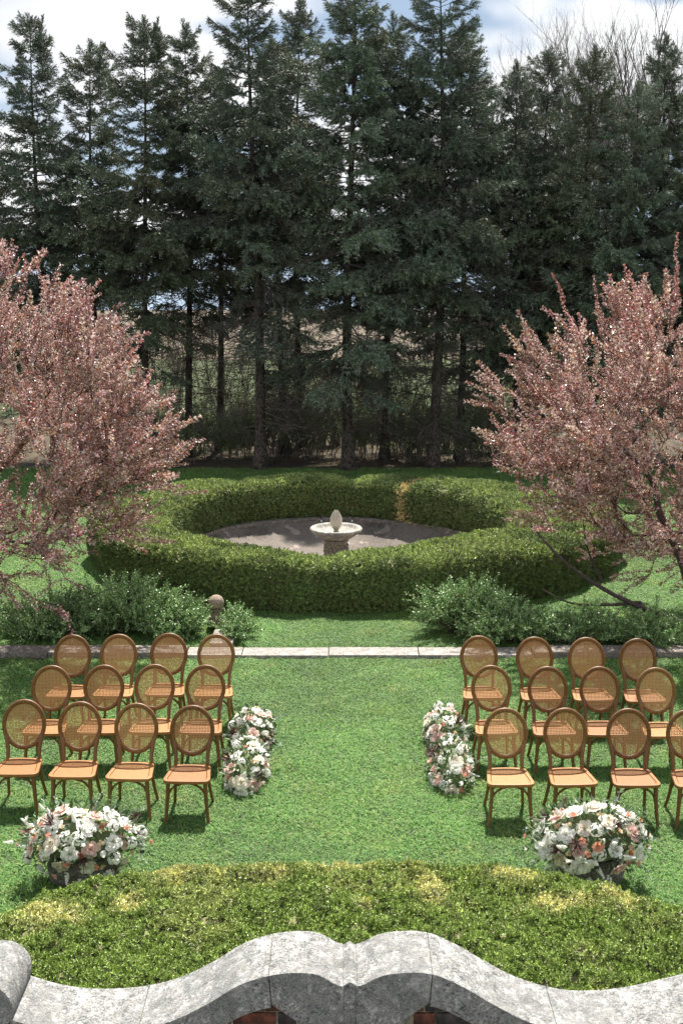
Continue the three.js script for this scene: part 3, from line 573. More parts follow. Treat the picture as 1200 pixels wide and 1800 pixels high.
const bloomG = {
  rose: [1, 2].map((k) => roseGeo(500 + k, [[3, 0.25, 0.88, 0, 1.1], [4, 0.5, 0.9, 0.06, 0.95], [5, 0.76, 0.82, 0.28, 0.82], [6, 1.0, 0.6, 0.6, 0.72]], 0.06)),
  open: [1, 2].map((k) => roseGeo(520 + k, [[5, 0.3, 0.74, 0.03, 0.8], [7, 0.54, 0.84, 0.15, 0.66], [8, 0.8, 0.78, 0.32, 0.58], [9, 1.02, 0.52, 0.45, 0.55]], 0.06, 0.8)),
  small: [roseGeo(540, [[3, 0.3, 1.1, 0, 0.9], [4, 0.6, 1.05, 0.1, 0.8], [5, 0.85, 0.9, 0.35, 0.66]], 0.028)],
  cluster: [1, 2].map((s) => { const R = rngOf(560 + s), b = new GB(); for (let k = 0; k < 52; k++) { const d = randDir(R); d.y = Math.abs(d.y) * 1.2 - 0.25; d.normalize(); const c = d.clone().multiplyScalar(0.05 + R() * 0.012).setY(d.y * 0.045 + 0.035), s0 = sideOf(d, R), s1 = V().crossVectors(d, s0); for (let q = 0; q < 4; q++) { const a = q * 1.5708, dir = s0.clone().multiplyScalar(Math.cos(a)).addScaledVector(s1, Math.sin(a)).addScaledVector(d, 0.35).normalize(); b.leaf(c, dir, V().crossVectors(dir, d).normalize(), 0.017, 0.016, null, -0.1); } } return b.geo(); }),
  spike: [1, 2].map((s) => { const R = rngOf(580 + s), b = new GB(); for (let k = 0; k < 46; k++) { const t = k / 46, a = k * 2.4, o = V(Math.cos(a), 0.35 + t, Math.sin(a)).normalize(), c = V(Math.cos(a) * 0.026 * (1.1 - t), t * 0.16, Math.sin(a) * 0.026 * (1.1 - t)), s0 = sideOf(o, R), s1 = V().crossVectors(o, s0), z = 0.019 * (1.15 - 0.6 * t); for (let q = 0; q < 4; q++) { const aa = q * 1.5708, dir = s0.clone().multiplyScalar(Math.cos(aa)).addScaledVector(s1, Math.sin(aa)).addScaledVector(o, 0.5).normalize(); b.leaf(c, dir, V().crossVectors(dir, o).normalize(), z, z * 0.9, null, -0.1); } } return b.geo(); }),
};
const petal = (r, g, b) => new THREE.MeshPhysicalMaterial({ color: C(r, g, b), side: THREE.DoubleSide, roughness: 0.9, transmission: 0.45, thickness: 0, ior: 1.3 });
const bloomM = { white: petal(0.88, 0.87, 0.82), ivory: petal(0.86, 0.79, 0.68), cream: petal(0.82, 0.67, 0.46), blush: petal(0.82, 0.60, 0.53), peach: petal(0.80, 0.42, 0.30), rust: petal(0.45, 0.15, 0.09) };
const foliageMat = leafMat({ roughness: 0.55, transmission: 0.2 });
const stemMat = std({ color: C(0.14, 0.20, 0.07) });
const soilBrown = std({ color: C(0.11, 0.14, 0.06), roughness: 1 });

// An arrangement: blooms over a mound of leaves. kinds: [name, geometries, material, how many, size, how far out]
function arrangement(label, pos, turn, [ax, ay, az], y0, kinds, seed, group, opts = {}) {
  const t = thing('floral_arrangement', label, 'flowers', pos, turn, group), R = rngOf(seed);
  const mound = new THREE.IcosahedronGeometry(1, 3), mp = mound.attributes.position;
  for (let i = 0; i < mp.count; i++) { const v = V().fromBufferAttribute(mp, i), k = 0.62 + 0.25 * fbm(v.x * 3 + seed, v.y * 3, v.z * 3, 3); mp.setXYZ(i, v.x * ax * k, y0 + Math.max(-0.4, v.y) * ay * k, v.z * az * k); }
  mound.computeVertexNormals(); part(t, 'mound', mound, soilBrown);
  const lf = new GB(), greens = [C(0.08, 0.15, 0.045), C(0.12, 0.20, 0.07), C(0.17, 0.24, 0.12), C(0.27, 0.33, 0.23), C(0.05, 0.10, 0.035)], plum = [C(0.13, 0.05, 0.06), C(0.22, 0.10, 0.10), C(0.10, 0.045, 0.05)];
  const dome = () => { const d = randDir(R); d.y = d.y * 0.75 + 0.35; return d.normalize(); };
  for (let k = 0; k < (opts.leaves ?? 420); k++) {
    const d = dome(), o = 0.7 + R() * 0.38, base = V(d.x * ax * o, y0 + d.y * ay * o, d.z * az * o), dir = d.clone().add(randDir(R).multiplyScalar(0.8)).normalize(), s = sideOf(dir, R), col = greens[(R() * 5) | 0];
    lf.leaf(base, dir, s, 0.045 + R() * 0.055, 0.02 + R() * 0.022, col, 0.15);
  }
  for (let k = 0; k < (opts.sprays ?? 14); k++) {                                   // loose sprays of leaves that break the outline
    const d = dome(), dir = d.clone().add(randDir(R).multiplyScalar(0.35)); dir.y += 0.15; dir.normalize();
    const pale = R() < 0.55, L = 0.16 + R() * 0.16, st = V(d.x * ax * 0.8, y0 + d.y * ay * 0.8, d.z * az * 0.8);
    for (let q = 0; q < 16; q++) { const f = 0.2 + q / 16 * 0.85, p = st.clone().addScaledVector(dir, L * f).add(V(0, -0.06 * f * f, 0)), ld = dir.clone().multiplyScalar(0.5).add(randDir(R)).normalize(); lf.leaf(p, ld, sideOf(ld, R), pale ? 0.035 : 0.05, pale ? 0.019 : 0.017, pale ? C(0.30, 0.36, 0.29) : greens[(R() * 3) | 0], 0.1); }
  }
  for (let k = 0; k < (opts.plum ?? 5); k++) {                                      // tufts of fine dark plum stems
    const d = dome(), st = V(d.x * ax * 0.85, y0 + d.y * ay * 0.85, d.z * az * 0.85);
    for (let q = 0; q < 30; q++) { const dir = d.clone().add(randDir(R).multiplyScalar(0.55)).normalize(); lf.leaf(st, dir, sideOf(dir, R), 0.10 + R() * 0.09, 0.006, plum[(R() * 3) | 0], 0); }
  }
  part(t, 'foliage', lf.geo(), foliageMat, 'stuff');
  const put = [];
  for (const [name, geos, mat, n, size, out] of kinds) for (let k = 0; k < n; k++) {
    let best = null, bd = -1;
    for (let q = 0; q < 14; q++) { const d = dome(); if (opts.face) d.z = Math.abs(d.z) * 0.7 + d.z * 0.3; const o = out * (0.92 + R() * 0.16), p = V(d.x * ax * o, y0 + d.y * ay * o, d.z * az * o); let m = 9; for (const [c, r] of put) m = Math.min(m, c.distanceTo(p) - r - 0.03 * size); if (m > bd) { bd = m; best = [p, d]; } }
    const [p, d] = best; put.push([p, 0.045 * size]);
    if (out > 1.12) part(t, 'stem', new GB().tube([V(p.x * 0.6, y0 + (p.y - y0) * 0.6, p.z * 0.6), V(p.x * 0.85, y0 + (p.y - y0) * 0.86 + 0.02, p.z * 0.85), p.clone()], 0.0028, 5, null, false).geo(), stemMat);
    const m = part(t, name, geos[(R() * geos.length) | 0], mat); m.position.copy(p).addScaledVector(d, -0.03 * size); m.quaternion.copy(frame(d.clone().add(randDir(R).multiplyScalar(0.3)).add(V(0, 0.2, 0)).normalize(), R() * 6.28)); m.scale.setScalar(size * (0.85 + R() * 0.3));
  }
  return t;
}
{
  const B = bloomG, M = bloomM;
  const big = [['white_rose', B.open, M.white, 14, 1.15, 1.0], ['ivory_rose', B.rose, M.ivory, 8, 1.05, 0.98], ['blush_rose', B.rose, M.blush, 6, 1.05, 0.98], ['hydrangea', B.cluster, M.white, 14, 1.05, 0.97], ['white_stock', B.spike, M.white, 9, 0.72, 1.0], ['spray_rose', B.small, M.cream, 18, 1.0, 1.0], ['peach_carnation', B.small, M.peach, 9, 1.15, 1.05], ['peach_rose', B.rose, M.peach, 2, 0.75, 1.0], ['rust_blossom', B.small, M.rust, 3, 1.0, 1.03], ['spray_rose', B.small, M.white, 6, 0.95, 1.15], ['peach_carnation', B.small, M.peach, 5, 0.95, 1.16], ['white_stock', B.spike, M.white, 4, 0.5, 1.15]];
  const rockMat = std({ color: C(0.36, 0.33, 0.31), map: stoneTex, bumpMap: stoneBump, bumpScale: 0.02 });
  const planter = (pos, label) => { const g = new THREE.LatheGeometry(smoothLine2([[0.0, 0.0], [0.24, 0.0], [0.285, 0.06], [0.30, 0.15], [0.275, 0.235], [0.285, 0.27], [0.27, 0.285], [0.24, 0.27], [0.225, 0.24], [0.0, 0.235]]), 48), p = g.attributes.position; for (let i = 0; i < p.count; i++) { const v = V().fromBufferAttribute(p, i), k = 1 + 0.22 * (fbm(v.x * 6, v.y * 8, v.z * 6, 3) - 0.5); p.setXYZ(i, v.x * k * 1.12, v.y, v.z * k * 0.9); } g.computeVertexNormals(); const t = new THREE.Mesh(g, rockMat); t.name = numbered('stone_planter'); t.userData = { label, category: 'planter' }; t.position.copy(pos); t.castShadow = t.receiveShadow = true; scene.add(t); };
  const pl = onLevel(150, 1544), pr = onLevel(1032, 1546);
  planter(pl, 'grey stone planter under the flowers at the left hedge edge'); planter(pr, 'rough grey stone planter under the flowers at the right hedge edge');
  arrangement('large white and blush flower arrangement by the hedge in front of the left chairs', V(pl.x, 0, pl.z), 0, [0.53, 0.31, 0.36], 0.38, big, 611, 'flowers in planters', { sprays: 22, plum: 6, face: true, leaves: 620 });
  arrangement('large white and peach flower arrangement in a grey planter before the right chairs', V(pr.x, 0, pr.z), 0, [0.50, 0.34, 0.36], 0.40, big, 627, 'flowers in planters', { sprays: 20, plum: 7, face: true, leaves: 620 });
  const low = [['white_rose', B.open, M.white, 12, 0.98, 1.0], ['hydrangea', B.cluster, M.white, 12, 0.85, 0.98], ['white_stock', B.spike, M.white, 7, 0.62, 1.0], ['blush_rose', B.rose, M.blush, 9, 0.95, 1.0], ['ivory_rose', B.rose, M.ivory, 6, 0.9, 1.0], ['spray_rose', B.small, M.cream, 9, 0.95, 1.0], ['peach_carnation', B.small, M.peach, 7, 1.0, 1.03], ['spray_rose', B.small, M.white, 4, 0.85, 1.13]];
  const spot = [[432, 1366, 'white and blush ground flowers left of the aisle, nearer clump', 641], [444, 1305, 'white and blush ground flowers left of the aisle, farther clump', 643], [793, 1366, 'white and blush ground flowers right of the aisle, nearer clump', 645], [781, 1303, 'white and blush ground flowers right of the aisle, farther clump', 647]];
  for (const [px, py, label, seed] of spot) { const p = onLevel(px, py); arrangement(label, p, 0, [0.235, 0.30, 0.52], 0.08, low, seed, 'ground flowers along the aisle', { sprays: 12, plum: 4, leaves: 420 }); }
}

// ================================================================ WOODY PLANTS
// A skeleton that grows by joining points to their nearest neighbour towards the root; returns nodes with parent and radius.
function growSkeleton(root, pts, bias, R, tipR, expo = 2.4) {
  const nodes = [{ p: root[0], par: -1 }]; for (let i = 1; i < root.length; i++) nodes.push({ p: root[i], par: i - 1 });
  const top = root[root.length - 1], dist = root.map((_, i) => i * 0.3);
  pts.sort((a, b) => a.distanceTo(top) - b.distanceTo(top));
  for (const q of pts) {
    let best = 0, bd = 1e9; for (let i = Math.max(0, root.length - 3); i < nodes.length; i++) { const d = q.distanceTo(nodes[i].p), c = d + bias * dist[i]; if (c < bd) { bd = c; best = i; } }
    const from = nodes[best].p, L = q.distanceTo(from), steps = Math.max(1, Math.round(L / 0.3)); let par = best;
    for (let s = 1; s <= steps; s++) { const f = s / steps, p = from.clone().lerp(q, f); if (f < 1) p.add(randDir(R).multiplyScalar(0.05 * L)).add(V(0, -0.06 * L * Math.sin(f * Math.PI), 0)); dist.push(dist[par] + L / steps); nodes.push({ p, par }); par = nodes.length - 1; }
  }
  const area = nodes.map(() => 0), kids = nodes.map(() => 0); nodes.forEach((n) => { if (n.par >= 0) kids[n.par]++; });
  for (let i = nodes.length - 1; i >= 0; i--) { if (!kids[i]) area[i] = Math.pow(tipR, expo); if (nodes[i].par >= 0) area[nodes[i].par] += area[i]; }
  nodes.forEach((n, i) => { n.r = Math.pow(area[i], 1 / expo); n.tip = !kids[i]; });
  return nodes;
}
function skeletonGeo(nodes, b, sides = 5, col) {
  const main = nodes.map(() => -1); nodes.forEach((n, i) => { if (n.par >= 0 && (main[n.par] < 0 || n.r > nodes[main[n.par]].r)) main[n.par] = i; });
  nodes.forEach((n, i) => { if (n.par < 0 || main[n.par] !== i) { const pts = [], rs = []; if (n.par >= 0) { pts.push(nodes[n.par].p); rs.push(n.r); } for (let k = i; k >= 0; k = main[k]) { pts.push(nodes[k].p); rs.push(nodes[k].r); } if (pts.length > 1) b.tube(pts, rs, rs[0] > 0.03 ? 8 : sides, col, false); } });
  return b;
}
// A leafy shoot along +y
function shootGeo(seed, L, n, lenA, wid, cols, stemCol, bud, droop = 0, stemR = 0.003) {
  const R = rngOf(seed), b = new GB(), at = (t) => V(0.05 * L * Math.sin(t * 3 + seed), L * t, droop * L * t * t + 0.04 * L * Math.cos(t * 2.3 + seed));
  const st = []; for (let i = 0; i <= 4; i++) st.push(at(i / 4));
  for (let i = 0; i < 4; i++) { const s = V(stemR * (1 - i * 0.2), 0, 0); for (const w of [s, V(0, 0, stemR * (1 - i * 0.2))]) { const q = [b.v(st[i].clone().add(w), stemCol), b.v(st[i].clone().sub(w), stemCol), b.v(st[i + 1].clone().sub(w), stemCol), b.v(st[i + 1].clone().add(w), stemCol)]; b.i.push(q[0], q[1], q[2], q[0], q[2], q[3]); } }
  for (let i = 0; i < n; i++) {
    const t = Math.pow(i / n, 0.85), a = i * 2.4 + R() * 0.8, el = -0.25 + R() * 1.3 + t * 0.3, d = V(Math.cos(a) * Math.cos(el), Math.sin(el), Math.sin(a) * Math.cos(el)), p = at(t).add(randDir(R).multiplyScalar(lenA * 0.9 * (1 - 0.6 * t)));
    const isBud = bud && R() < bud.share; const col = isBud ? bud.col : cols[(R() * cols.length) | 0];
    b.leaf(p, d, sideOf(d, R), (isBud ? 0.6 : 1) * lenA * (0.7 + R() * 0.5), (isBud ? 0.9 : 1) * wid * (0.8 + R() * 0.4), col, 0.22);
  }
  return b.geo();
}

// ---- the two crab apples in red leaf
{
  const bronze = [C(0.45, 0.32, 0.28), C(0.33, 0.205, 0.18), C(0.60, 0.50, 0.46), C(0.20, 0.105, 0.095), C(0.82, 0.77, 0.74), C(0.50, 0.28, 0.14), C(0.40, 0.265, 0.24), C(0.64, 0.55, 0.52)], stem = C(0.13, 0.055, 0.05);
  const shoots = [1, 2, 3, 4].map((k) => shootGeo(700 + k, 0.36 + 0.05 * k, 84, 0.037, 0.021, bronze, stem, { share: k % 2 ? 0.12 : 0.05, col: C(0.52, 0.10, 0.20) }, 0, 0.004));
  const gloss = leafMat({ roughness: 0.36, transmission: 0.12, ior: 1.5 }), thin = leafMat({ roughness: 0.9, transmission: 0.42 });
  const bark = std({ color: C(0.085, 0.062, 0.055), roughness: 0.95, bumpMap: stoneBump, bumpScale: 0.02 });
  const tree = (label, rootPts, centre, [rx, ry, rz], seed, nPts, nShoots, upright, extraLimbs = [], tint = [1, 1, 1], spikes = 0, limbs = []) => {
    const R = rngOf(seed), t = thing('crabapple_tree', label, 'tree', rootPts[0].clone()), o = rootPts[0];
    const pts = []; for (let k = 0; k < nPts; k++) { const d = randDir(R), r = Math.cbrt(0.12 + 0.88 * R()) * (0.66 + 0.64 * fbm(d.x * 1.9 + seed, d.y * 1.9, d.z * 1.9, 2)); const q = V(d.x * rx * r, d.y * ry * r, d.z * rz * r); if (d.y < -0.2) { q.y *= 0.9; } q.add(centre); if (q.y > (centre.x > 0 ? 0.95 : 0.4)) pts.push(q); }
    extraLimbs.forEach((l) => pts.push(l));
    const nodes = growSkeleton(rootPts, pts, 0.28, R, 0.0052);
    const skel = nodes.map((n) => ({ ...n, p: n.p.clone().sub(o), r: Math.min(0.13, n.r) }));
    part(t, 'trunk', skeletonGeo(skel, new GB(), 4).geo(), bark);
    limbs.forEach(([path, ra, rb]) => part(t, 'limb', new GB().tube(new THREE.CatmullRomCurve3(path.map(([a, b, d]) => atDepth(a, b, d).sub(o).add(randDir(R).multiplyScalar(0.07)))).getPoints(24), (f) => mix(ra, rb, f), 8, null, false).geo(), bark));
    const live = nodes.map((n, i) => i).filter((i) => i > rootPts.length && nodes[i].p.distanceTo(centre) > 0.2 && nodes[i].r < 0.03);
    const mats = [[], [], [], []], cols = [[], [], [], []], top = rootPts[rootPts.length - 1];
    for (let k = 0; k < nShoots; k++) {
      const i = live[(R() * live.length) | 0], n = nodes[i], q = n.p.clone().lerp(nodes[n.par].p, R()), rel = V((q.x - centre.x) / rx, (q.y - centre.y) / ry, (q.z - centre.z) / rz), out = q.clone().sub(top).normalize();
      if (rel.length() < 0.5 && R() < 0.5) continue; if (q.y < 1.45 && R() < 0.5) continue;
      const edge = rel.length() > 0.78, dir = out.multiplyScalar(0.8).add(V(0, upright, 0)).add(randDir(R).multiplyScalar(edge ? 0.68 : 1.1)).normalize(), v = (R() * 4) | 0, vary = 0.72 + 0.5 * R();
      cols[v].push(C(vary * tint[0], vary * tint[1] * (0.9 + 0.2 * R()), vary * tint[2])); mats[v].push(place(q.sub(o), frame(dir, R() * 6.28), (0.62 + R() * 0.62) * (edge ? 1.2 : 1)));
    }
    for (let k = 0; k < spikes; k++) {                       // straight shoots that stand up out of the crown
      const a = R() * 6.283, r = Math.sqrt(R()) * 0.85, base = V(centre.x + Math.cos(a) * rx * r, centre.y + ry * Math.sqrt(1 - r * r) * 0.88, centre.z + Math.sin(a) * rz * r), dir = V(Math.cos(a) * r * 0.5, 1, Math.sin(a) * r * 0.5).add(randDir(R).multiplyScalar(0.14)).normalize(), n = 2 + ((R() * 2) | 0);
      for (let s = 0; s < n; s++) { const v = (R() * 4) | 0; mats[v].push(place(base.clone().addScaledVector(dir, s * 0.34).sub(o), frame(dir, R() * 6), V(0.85, 1.0, 0.85))); cols[v].push(C(1.05 * tint[0], 0.85 * tint[1], 0.9 * tint[2])); }
    }
    shoots.forEach((s, v) => instanced(t, 'foliage', s, v % 2 ? thin : gloss, mats[v], cols[v]));
  };
  const rl = V(-5.75, 0, -18.9), rr = V(5.75, 0, -18.9);
  tree('pink-bronze crab apple tree in new leaf rising left of the round hedge', [rl, V(-5.7, 0.5, -18.9), V(-5.6, 0.95, -18.95), V(-5.5, 1.35, -18.95)], V(-5.5, 3.0, -19.0), [3.15, 2.45, 2.5], 811, 430, 3900, 0.34, [V(-3.4, 0.75, -18.6), V(-4.2, 0.6, -18.3)], [1.02, 0.92, 0.88], 0);
  tree('coppery crab apple tree with low dark limbs right of the round hedge', [rr, V(5.68, 0.5, -18.9), V(5.55, 0.95, -18.95), V(5.40, 1.45, -19.0)], V(5.45, 2.9, -19.1), [3.2, 2.1, 2.5], 823, 430, 3500, 0.32, [V(4.4, 0.75, -18.7), V(3.6, 1.0, -18.8), V(3.1, 1.5, -18.9)], [1.0, 0.90, 0.84], 18, [[[[1235, 1118, 18.9], [1195, 1103, 18.8], [1125, 1066, 18.7], [1050, 1021, 18.65], [990, 975, 18.7], [935, 925, 18.9]], 0.058, 0.012], [[[1222, 1075, 18.9], [1190, 985, 18.9], [1165, 905, 19.0], [1140, 850, 19.1], [1090, 790, 19.2]], 0.085, 0.03], [[[1125, 1066, 18.7], [1060, 1070, 18.5], [1000, 1058, 18.4], [955, 1040, 18.3]], 0.028, 0.008], [[[1050, 1021, 18.65], [1035, 960, 18.5], [1020, 900, 18.4]], 0.024, 0.008]]);
}

// ---- low arching shrubs behind the chairs
{
  const greens = [C(0.19, 0.33, 0.10), C(0.25, 0.39, 0.14), C(0.31, 0.43, 0.20), C(0.40, 0.50, 0.30), C(0.13, 0.24, 0.07)], stem = C(0.10, 0.06, 0.04);
  const shoots = [1, 2, 3].map((k) => shootGeo(900 + k, 0.34, 36, 0.040, 0.029, greens, stem, { share: 0.03, col: C(0.32, 0.20, 0.08) }, 0.18, 0.003));
  const lm = leafMat({ roughness: 0.38, transmission: 0.16 }), bark = std({ color: C(0.09, 0.06, 0.045) });
  const shrub = (label, px, py, rx, h, rz, n, seed, lean = 0) => {
    const c = onLevel(px, py), R = rngOf(seed), t = thing('arching_shrub', label, 'shrub', c, 0, 'shrubs along the stone edging'), b = new GB(), mats = [[], [], []], cols = [[], [], []];
    for (let k = 0; k < n; k++) {
      const a = R() * 6.283, r = Math.sqrt(R()), base = V(Math.cos(a) * rx * r * 0.45, 0.02, Math.sin(a) * rz * r * 0.4), tall = (1 - 0.5 * r * r) * (0.4 + 0.85 * R() * (0.5 + 0.5 * R())), tip = V(Math.cos(a) * rx * r + lean * tall * h, h * tall, Math.sin(a) * rz * r), ctl = base.clone().lerp(tip, 0.5).add(V(-lean * 0.1, h * 0.3 * tall, 0));
      const pts = []; for (let i = 0; i <= 6; i++) { const f = i / 6; pts.push(base.clone().multiplyScalar((1 - f) ** 2).addScaledVector(ctl, 2 * f * (1 - f)).addScaledVector(tip, f * f)); }
      b.tube(pts, (f) => mix(0.009, 0.003, f), 4, null, false);
      for (let i = 1; i <= 6; i++) for (let q = 0; q < (i === 6 ? 2 : 2); q++) { const d = pts[i].clone().sub(pts[i - 1]).normalize().add(randDir(R).multiplyScalar(i === 6 ? 0.3 : 0.85)).add(V(0, 0.15, 0)).normalize(), v = (R() * 3) | 0, s = 0.7 + R() * 0.6; mats[v].push(place(pts[i], frame(d, R() * 6.28), s * (i === 6 ? 0.8 : 0.72))); const tn = 0.75 + 0.5 * R(); cols[v].push(C(tn, tn, tn)); }
    }
    part(t, 'stems', b.geo(), bark); shoots.forEach((s, v) => instanced(t, 'foliage', s, lm, mats[v], cols[v]));
  };
  shrub('broad pale-green shrub behind the leftmost chairs', 105, 1114, 0.85, 0.50, 0.5, 78, 951);
  shrub('tall arching green shrub rising left of the ball finial', 215, 1108, 0.85, 0.74, 0.55, 92, 953, 0.05);
  shrub('leafy green shrub wrapping the ball finial', 300, 1114, 0.46, 0.46, 0.4, 62, 957, -0.02);
  shrub('small trailing shrub on the right side of the ball finial', 414, 1120, 0.12, 0.26, 0.36, 22, 959);
  shrub('fountain-shaped green shrub right of the aisle before the round hedge', 825, 1114, 0.72, 0.74, 0.5, 78, 961, -0.05);
  shrub('dense low shrub behind the aisle chairs of the right block', 890, 1128, 0.6, 0.46, 0.4, 66, 963, 0.05);
  shrub('loose dark-stemmed shrub behind the middle right chairs', 1010, 1130, 0.7, 0.46, 0.3, 38, 965, 0.1);
  shrub('sparse low shrub under the crab apple limbs at the far right', 1130, 1135, 0.75, 0.44, 0.3, 38, 967);
}

// ---- the spruce row
{
  const needleTones = [C(0.11, 0.136, 0.08), C(0.13, 0.158, 0.094), C(0.155, 0.184, 0.112), C(0.12, 0.146, 0.09), C(0.19, 0.22, 0.14)], woodC = C(0.075, 0.060, 0.050);
  const needled = (seed, L, bareTo) => {                    // a spruce branch along +y, its upper side towards +z; length about L
    const R = rngOf(seed), b = new GB(), twig = (p0, dir, len, far, dep) => {
      const dr = V(0, 0, -1), n = Math.max(2, Math.round(len / 0.055)), pt = (f) => p0.clone().addScaledVector(dir, len * f).addScaledVector(dr, -0.06 * len * Math.sin(f * 2) + len * 0.16 * f * f * (dep ? 1 : 0.4));
      const s = V().crossVectors(dir, V(0, 0, 1)).normalize().multiplyScalar(0.004), e = pt(1); b.tri(p0.clone().add(s), p0.clone().sub(s), e, woodC);
      for (let i = 0; i < n; i++) {
        const f = (i + 0.5) / n, p = pt(f);
        for (let q = 0; q < 4; q++) { const a = q * 1.5708 + R() * 1.2, o = V().crossVectors(dir, V(0, 0, 1)).normalize().multiplyScalar(Math.cos(a)).add(V(0, 0, 1).multiplyScalar(Math.sin(a))), d = dir.clone().multiplyScalar(0.75).add(o.multiplyScalar(0.75)).normalize(), w = V().crossVectors(d, randDir(R)).normalize().multiplyScalar(0.012), l = 0.055 + R() * 0.035, col = needleTones[(R() * 5) | 0]; b.tri(p.clone().add(w), p.clone().sub(w), p.clone().addScaledVector(d, l), col); }
      }
    };
    const axis = (t) => V(0.03 * L * Math.sin(t * 5 + seed), L * t, -0.05 * L * Math.sin(t * 3.0) + 0.10 * L * t * t * t);
    for (let i = 0; i < 6; i++) { const p = axis(i / 6), q = axis((i + 1) / 6), s = V(0.014 * (1 - i / 7), 0, 0), z = V(0, 0, 0.014 * (1 - i / 7)); for (const w of [s, z]) { b.tri(p.clone().add(w), p.clone().sub(w), q.clone().add(w), woodC); b.tri(p.clone().sub(w), q.clone().sub(w), q.clone().add(w), woodC); } }
    const step = 0.095; let k = 0;
    for (let y = bareTo * L; y < L; y += step, k++) { const t = y / L, len = (0.34 * L * Math.pow(1 - t, 0.75) * (0.6 + 0.6 * t) * 1.25 + 0.09) * (0.75 + R() * 0.5); for (const sd of [-1, 1]) { const d = V(sd * (0.85 - 0.35 * t), 0.62 + 0.3 * t, (R() - 0.55) * 1.0).normalize(), p0 = axis(t); twig(p0, d, len, t, 1); if (len > 0.16) for (let m = 0; m < 2; m++) { const f = 0.35 + 0.35 * m, d2 = d.clone().add(V((R() - 0.5) * 1.4, 0.35, (R() - 0.62) * 2.2)).normalize(); twig(p0.clone().addScaledVector(d, len * f), d2, len * 0.45 + 0.05, t, 1); } } }
    twig(axis(0.9), V(0, 1, 0.12).normalize(), 0.16 * L + 0.06, 1, 2);
    return b.geo();
  };
  const branches = [needled(1001, 1.5, 0.22), needled(1002, 1.5, 0.3), needled(1003, 1.25, 0.18), needled(1004, 1.5, 0.5)];
  const deadGeo = [1, 2].map((s) => { const R = rngOf(1050 + s), b = new GB(), col = C(0.13, 0.11, 0.095), st = (p, d, len, w, dep) => { const e = p.clone().addScaledVector(d, len).add(V(0, 0, -0.1 * len)), s0 = sideOf(d, R).multiplyScalar(w), s1 = V().crossVectors(d, s0).setLength(w); b.tri(p.clone().add(s0), p.clone().sub(s0), e, col); b.tri(p.clone().add(s1), p.clone().sub(s1), e, col); if (dep < 2) for (let k = 0; k < (dep ? 4 : 13); k++) { const f = 0.2 + R() * 0.75; st(p.clone().lerp(e, f), d.clone().add(randDir(R).multiplyScalar(0.9)).normalize(), len * (dep ? 0.4 : 0.34) * (1.1 - f * 0.5), w * 0.5, dep + 1); } }; st(V(0, 0, 0), V(0, 1, 0), 1.3, 0.011, 0); return b.geo(); });
  const needleMat = std({ vertexColors: true, roughness: 0.6 }), deadMat = std({ vertexColors: true, roughness: 1 });
  const barkTex = noiseTex(256, (u, v) => { const a = 0.55 + 0.7 * (tile(u, v, 24, 7, 3) - 0.5) + 0.3 * (tile(u, v, 6, 3, 2) - 0.5); return [a, a * 0.96, a * 0.93]; }, true, 3); barkTex.repeat.set(10, 0.8);
  const bark = std({ color: C(0.25, 0.215, 0.19), map: barkTex, bumpMap: barkTex, bumpScale: 0.02, roughness: 1 });
  // where the trunk stands in the picture, how far off, how high the top reaches, crown radius, height of the lowest living branches
  const rows = [
    [-118, 34.6, 78, 2.1, 2.5, 'blue-green spruce beyond the left edge of the lawn'], [-38, 35.6, 62, 2.1, 3.0, 'spruce at the far left edge of the tree row'], [92, 34.4, 32, 2.0, 3.2, 'twin-topped spruce behind the left crab apple'],
    [182, 35.8, 76, 1.9, 3.2, 'shorter dark spruce second from the left, above the left crab apple'], [268, 34.0, 34, 2.15, 3.4, 'dense tall spruce just right of the left crab apple top'], [338, 35.4, 42, 1.75, 4.4, 'slim spruce with bare dark trunk right of the left crab apple'],
    [388, 36.6, 120, 1.7, 4.8, 'thin back-row spruce with a paired dark trunk'], [453, 33.5, -45, 2.35, 4.6, 'tall spruce with thick grey trunk left of the fountain'], [492, 36.0, 70, 1.7, 5.0, 'thin dark spruce behind the grey-trunked one'],
    [528, 37.4, -8, 1.6, 4.6, 'narrow pointed back-row spruce showing left of the tallest one'], [616, 33.4, -105, 2.5, 3.2, 'tallest spruce straight behind the pinecone fountain'], [682, 34.8, 28, 2.0, 3.4, 'spruce with low blue-grey sprays just right of the tallest one'],
    [764, 33.6, -72, 2.4, 4.2, 'very tall broad spruce right of the fountain'], [803, 35.2, 40, 2.1, 4.0, 'dark spruce tucked right behind the broad tall one'], [898, 35.0, 112, 2.2, 2.8, 'lower spruce above the left side of the right crab apple'],
    [945, 36.8, 90, 1.8, 3.0, 'slender back-row spruce below the bare treetops'], [1012, 34.6, 86, 2.1, 2.6, 'pointed spruce standing before the bare treetops'], [1088, 33.7, 150, 2.25, 2.2, 'broad pale-tipped spruce above the right crab apple'],
    [1132, 35.8, 64, 2.0, 2.6, 'tall spruce near the right end of the row'], [1205, 34.3, 120, 2.2, 2.4, 'spruce cut by the right side, lower than its neighbour'], [1275, 35.0, 60, 2.2, 2.6, 'spruce beyond the right edge of the lawn'],
  ];
  const leaderGeo = needled(1009, 1.0, 0.05);
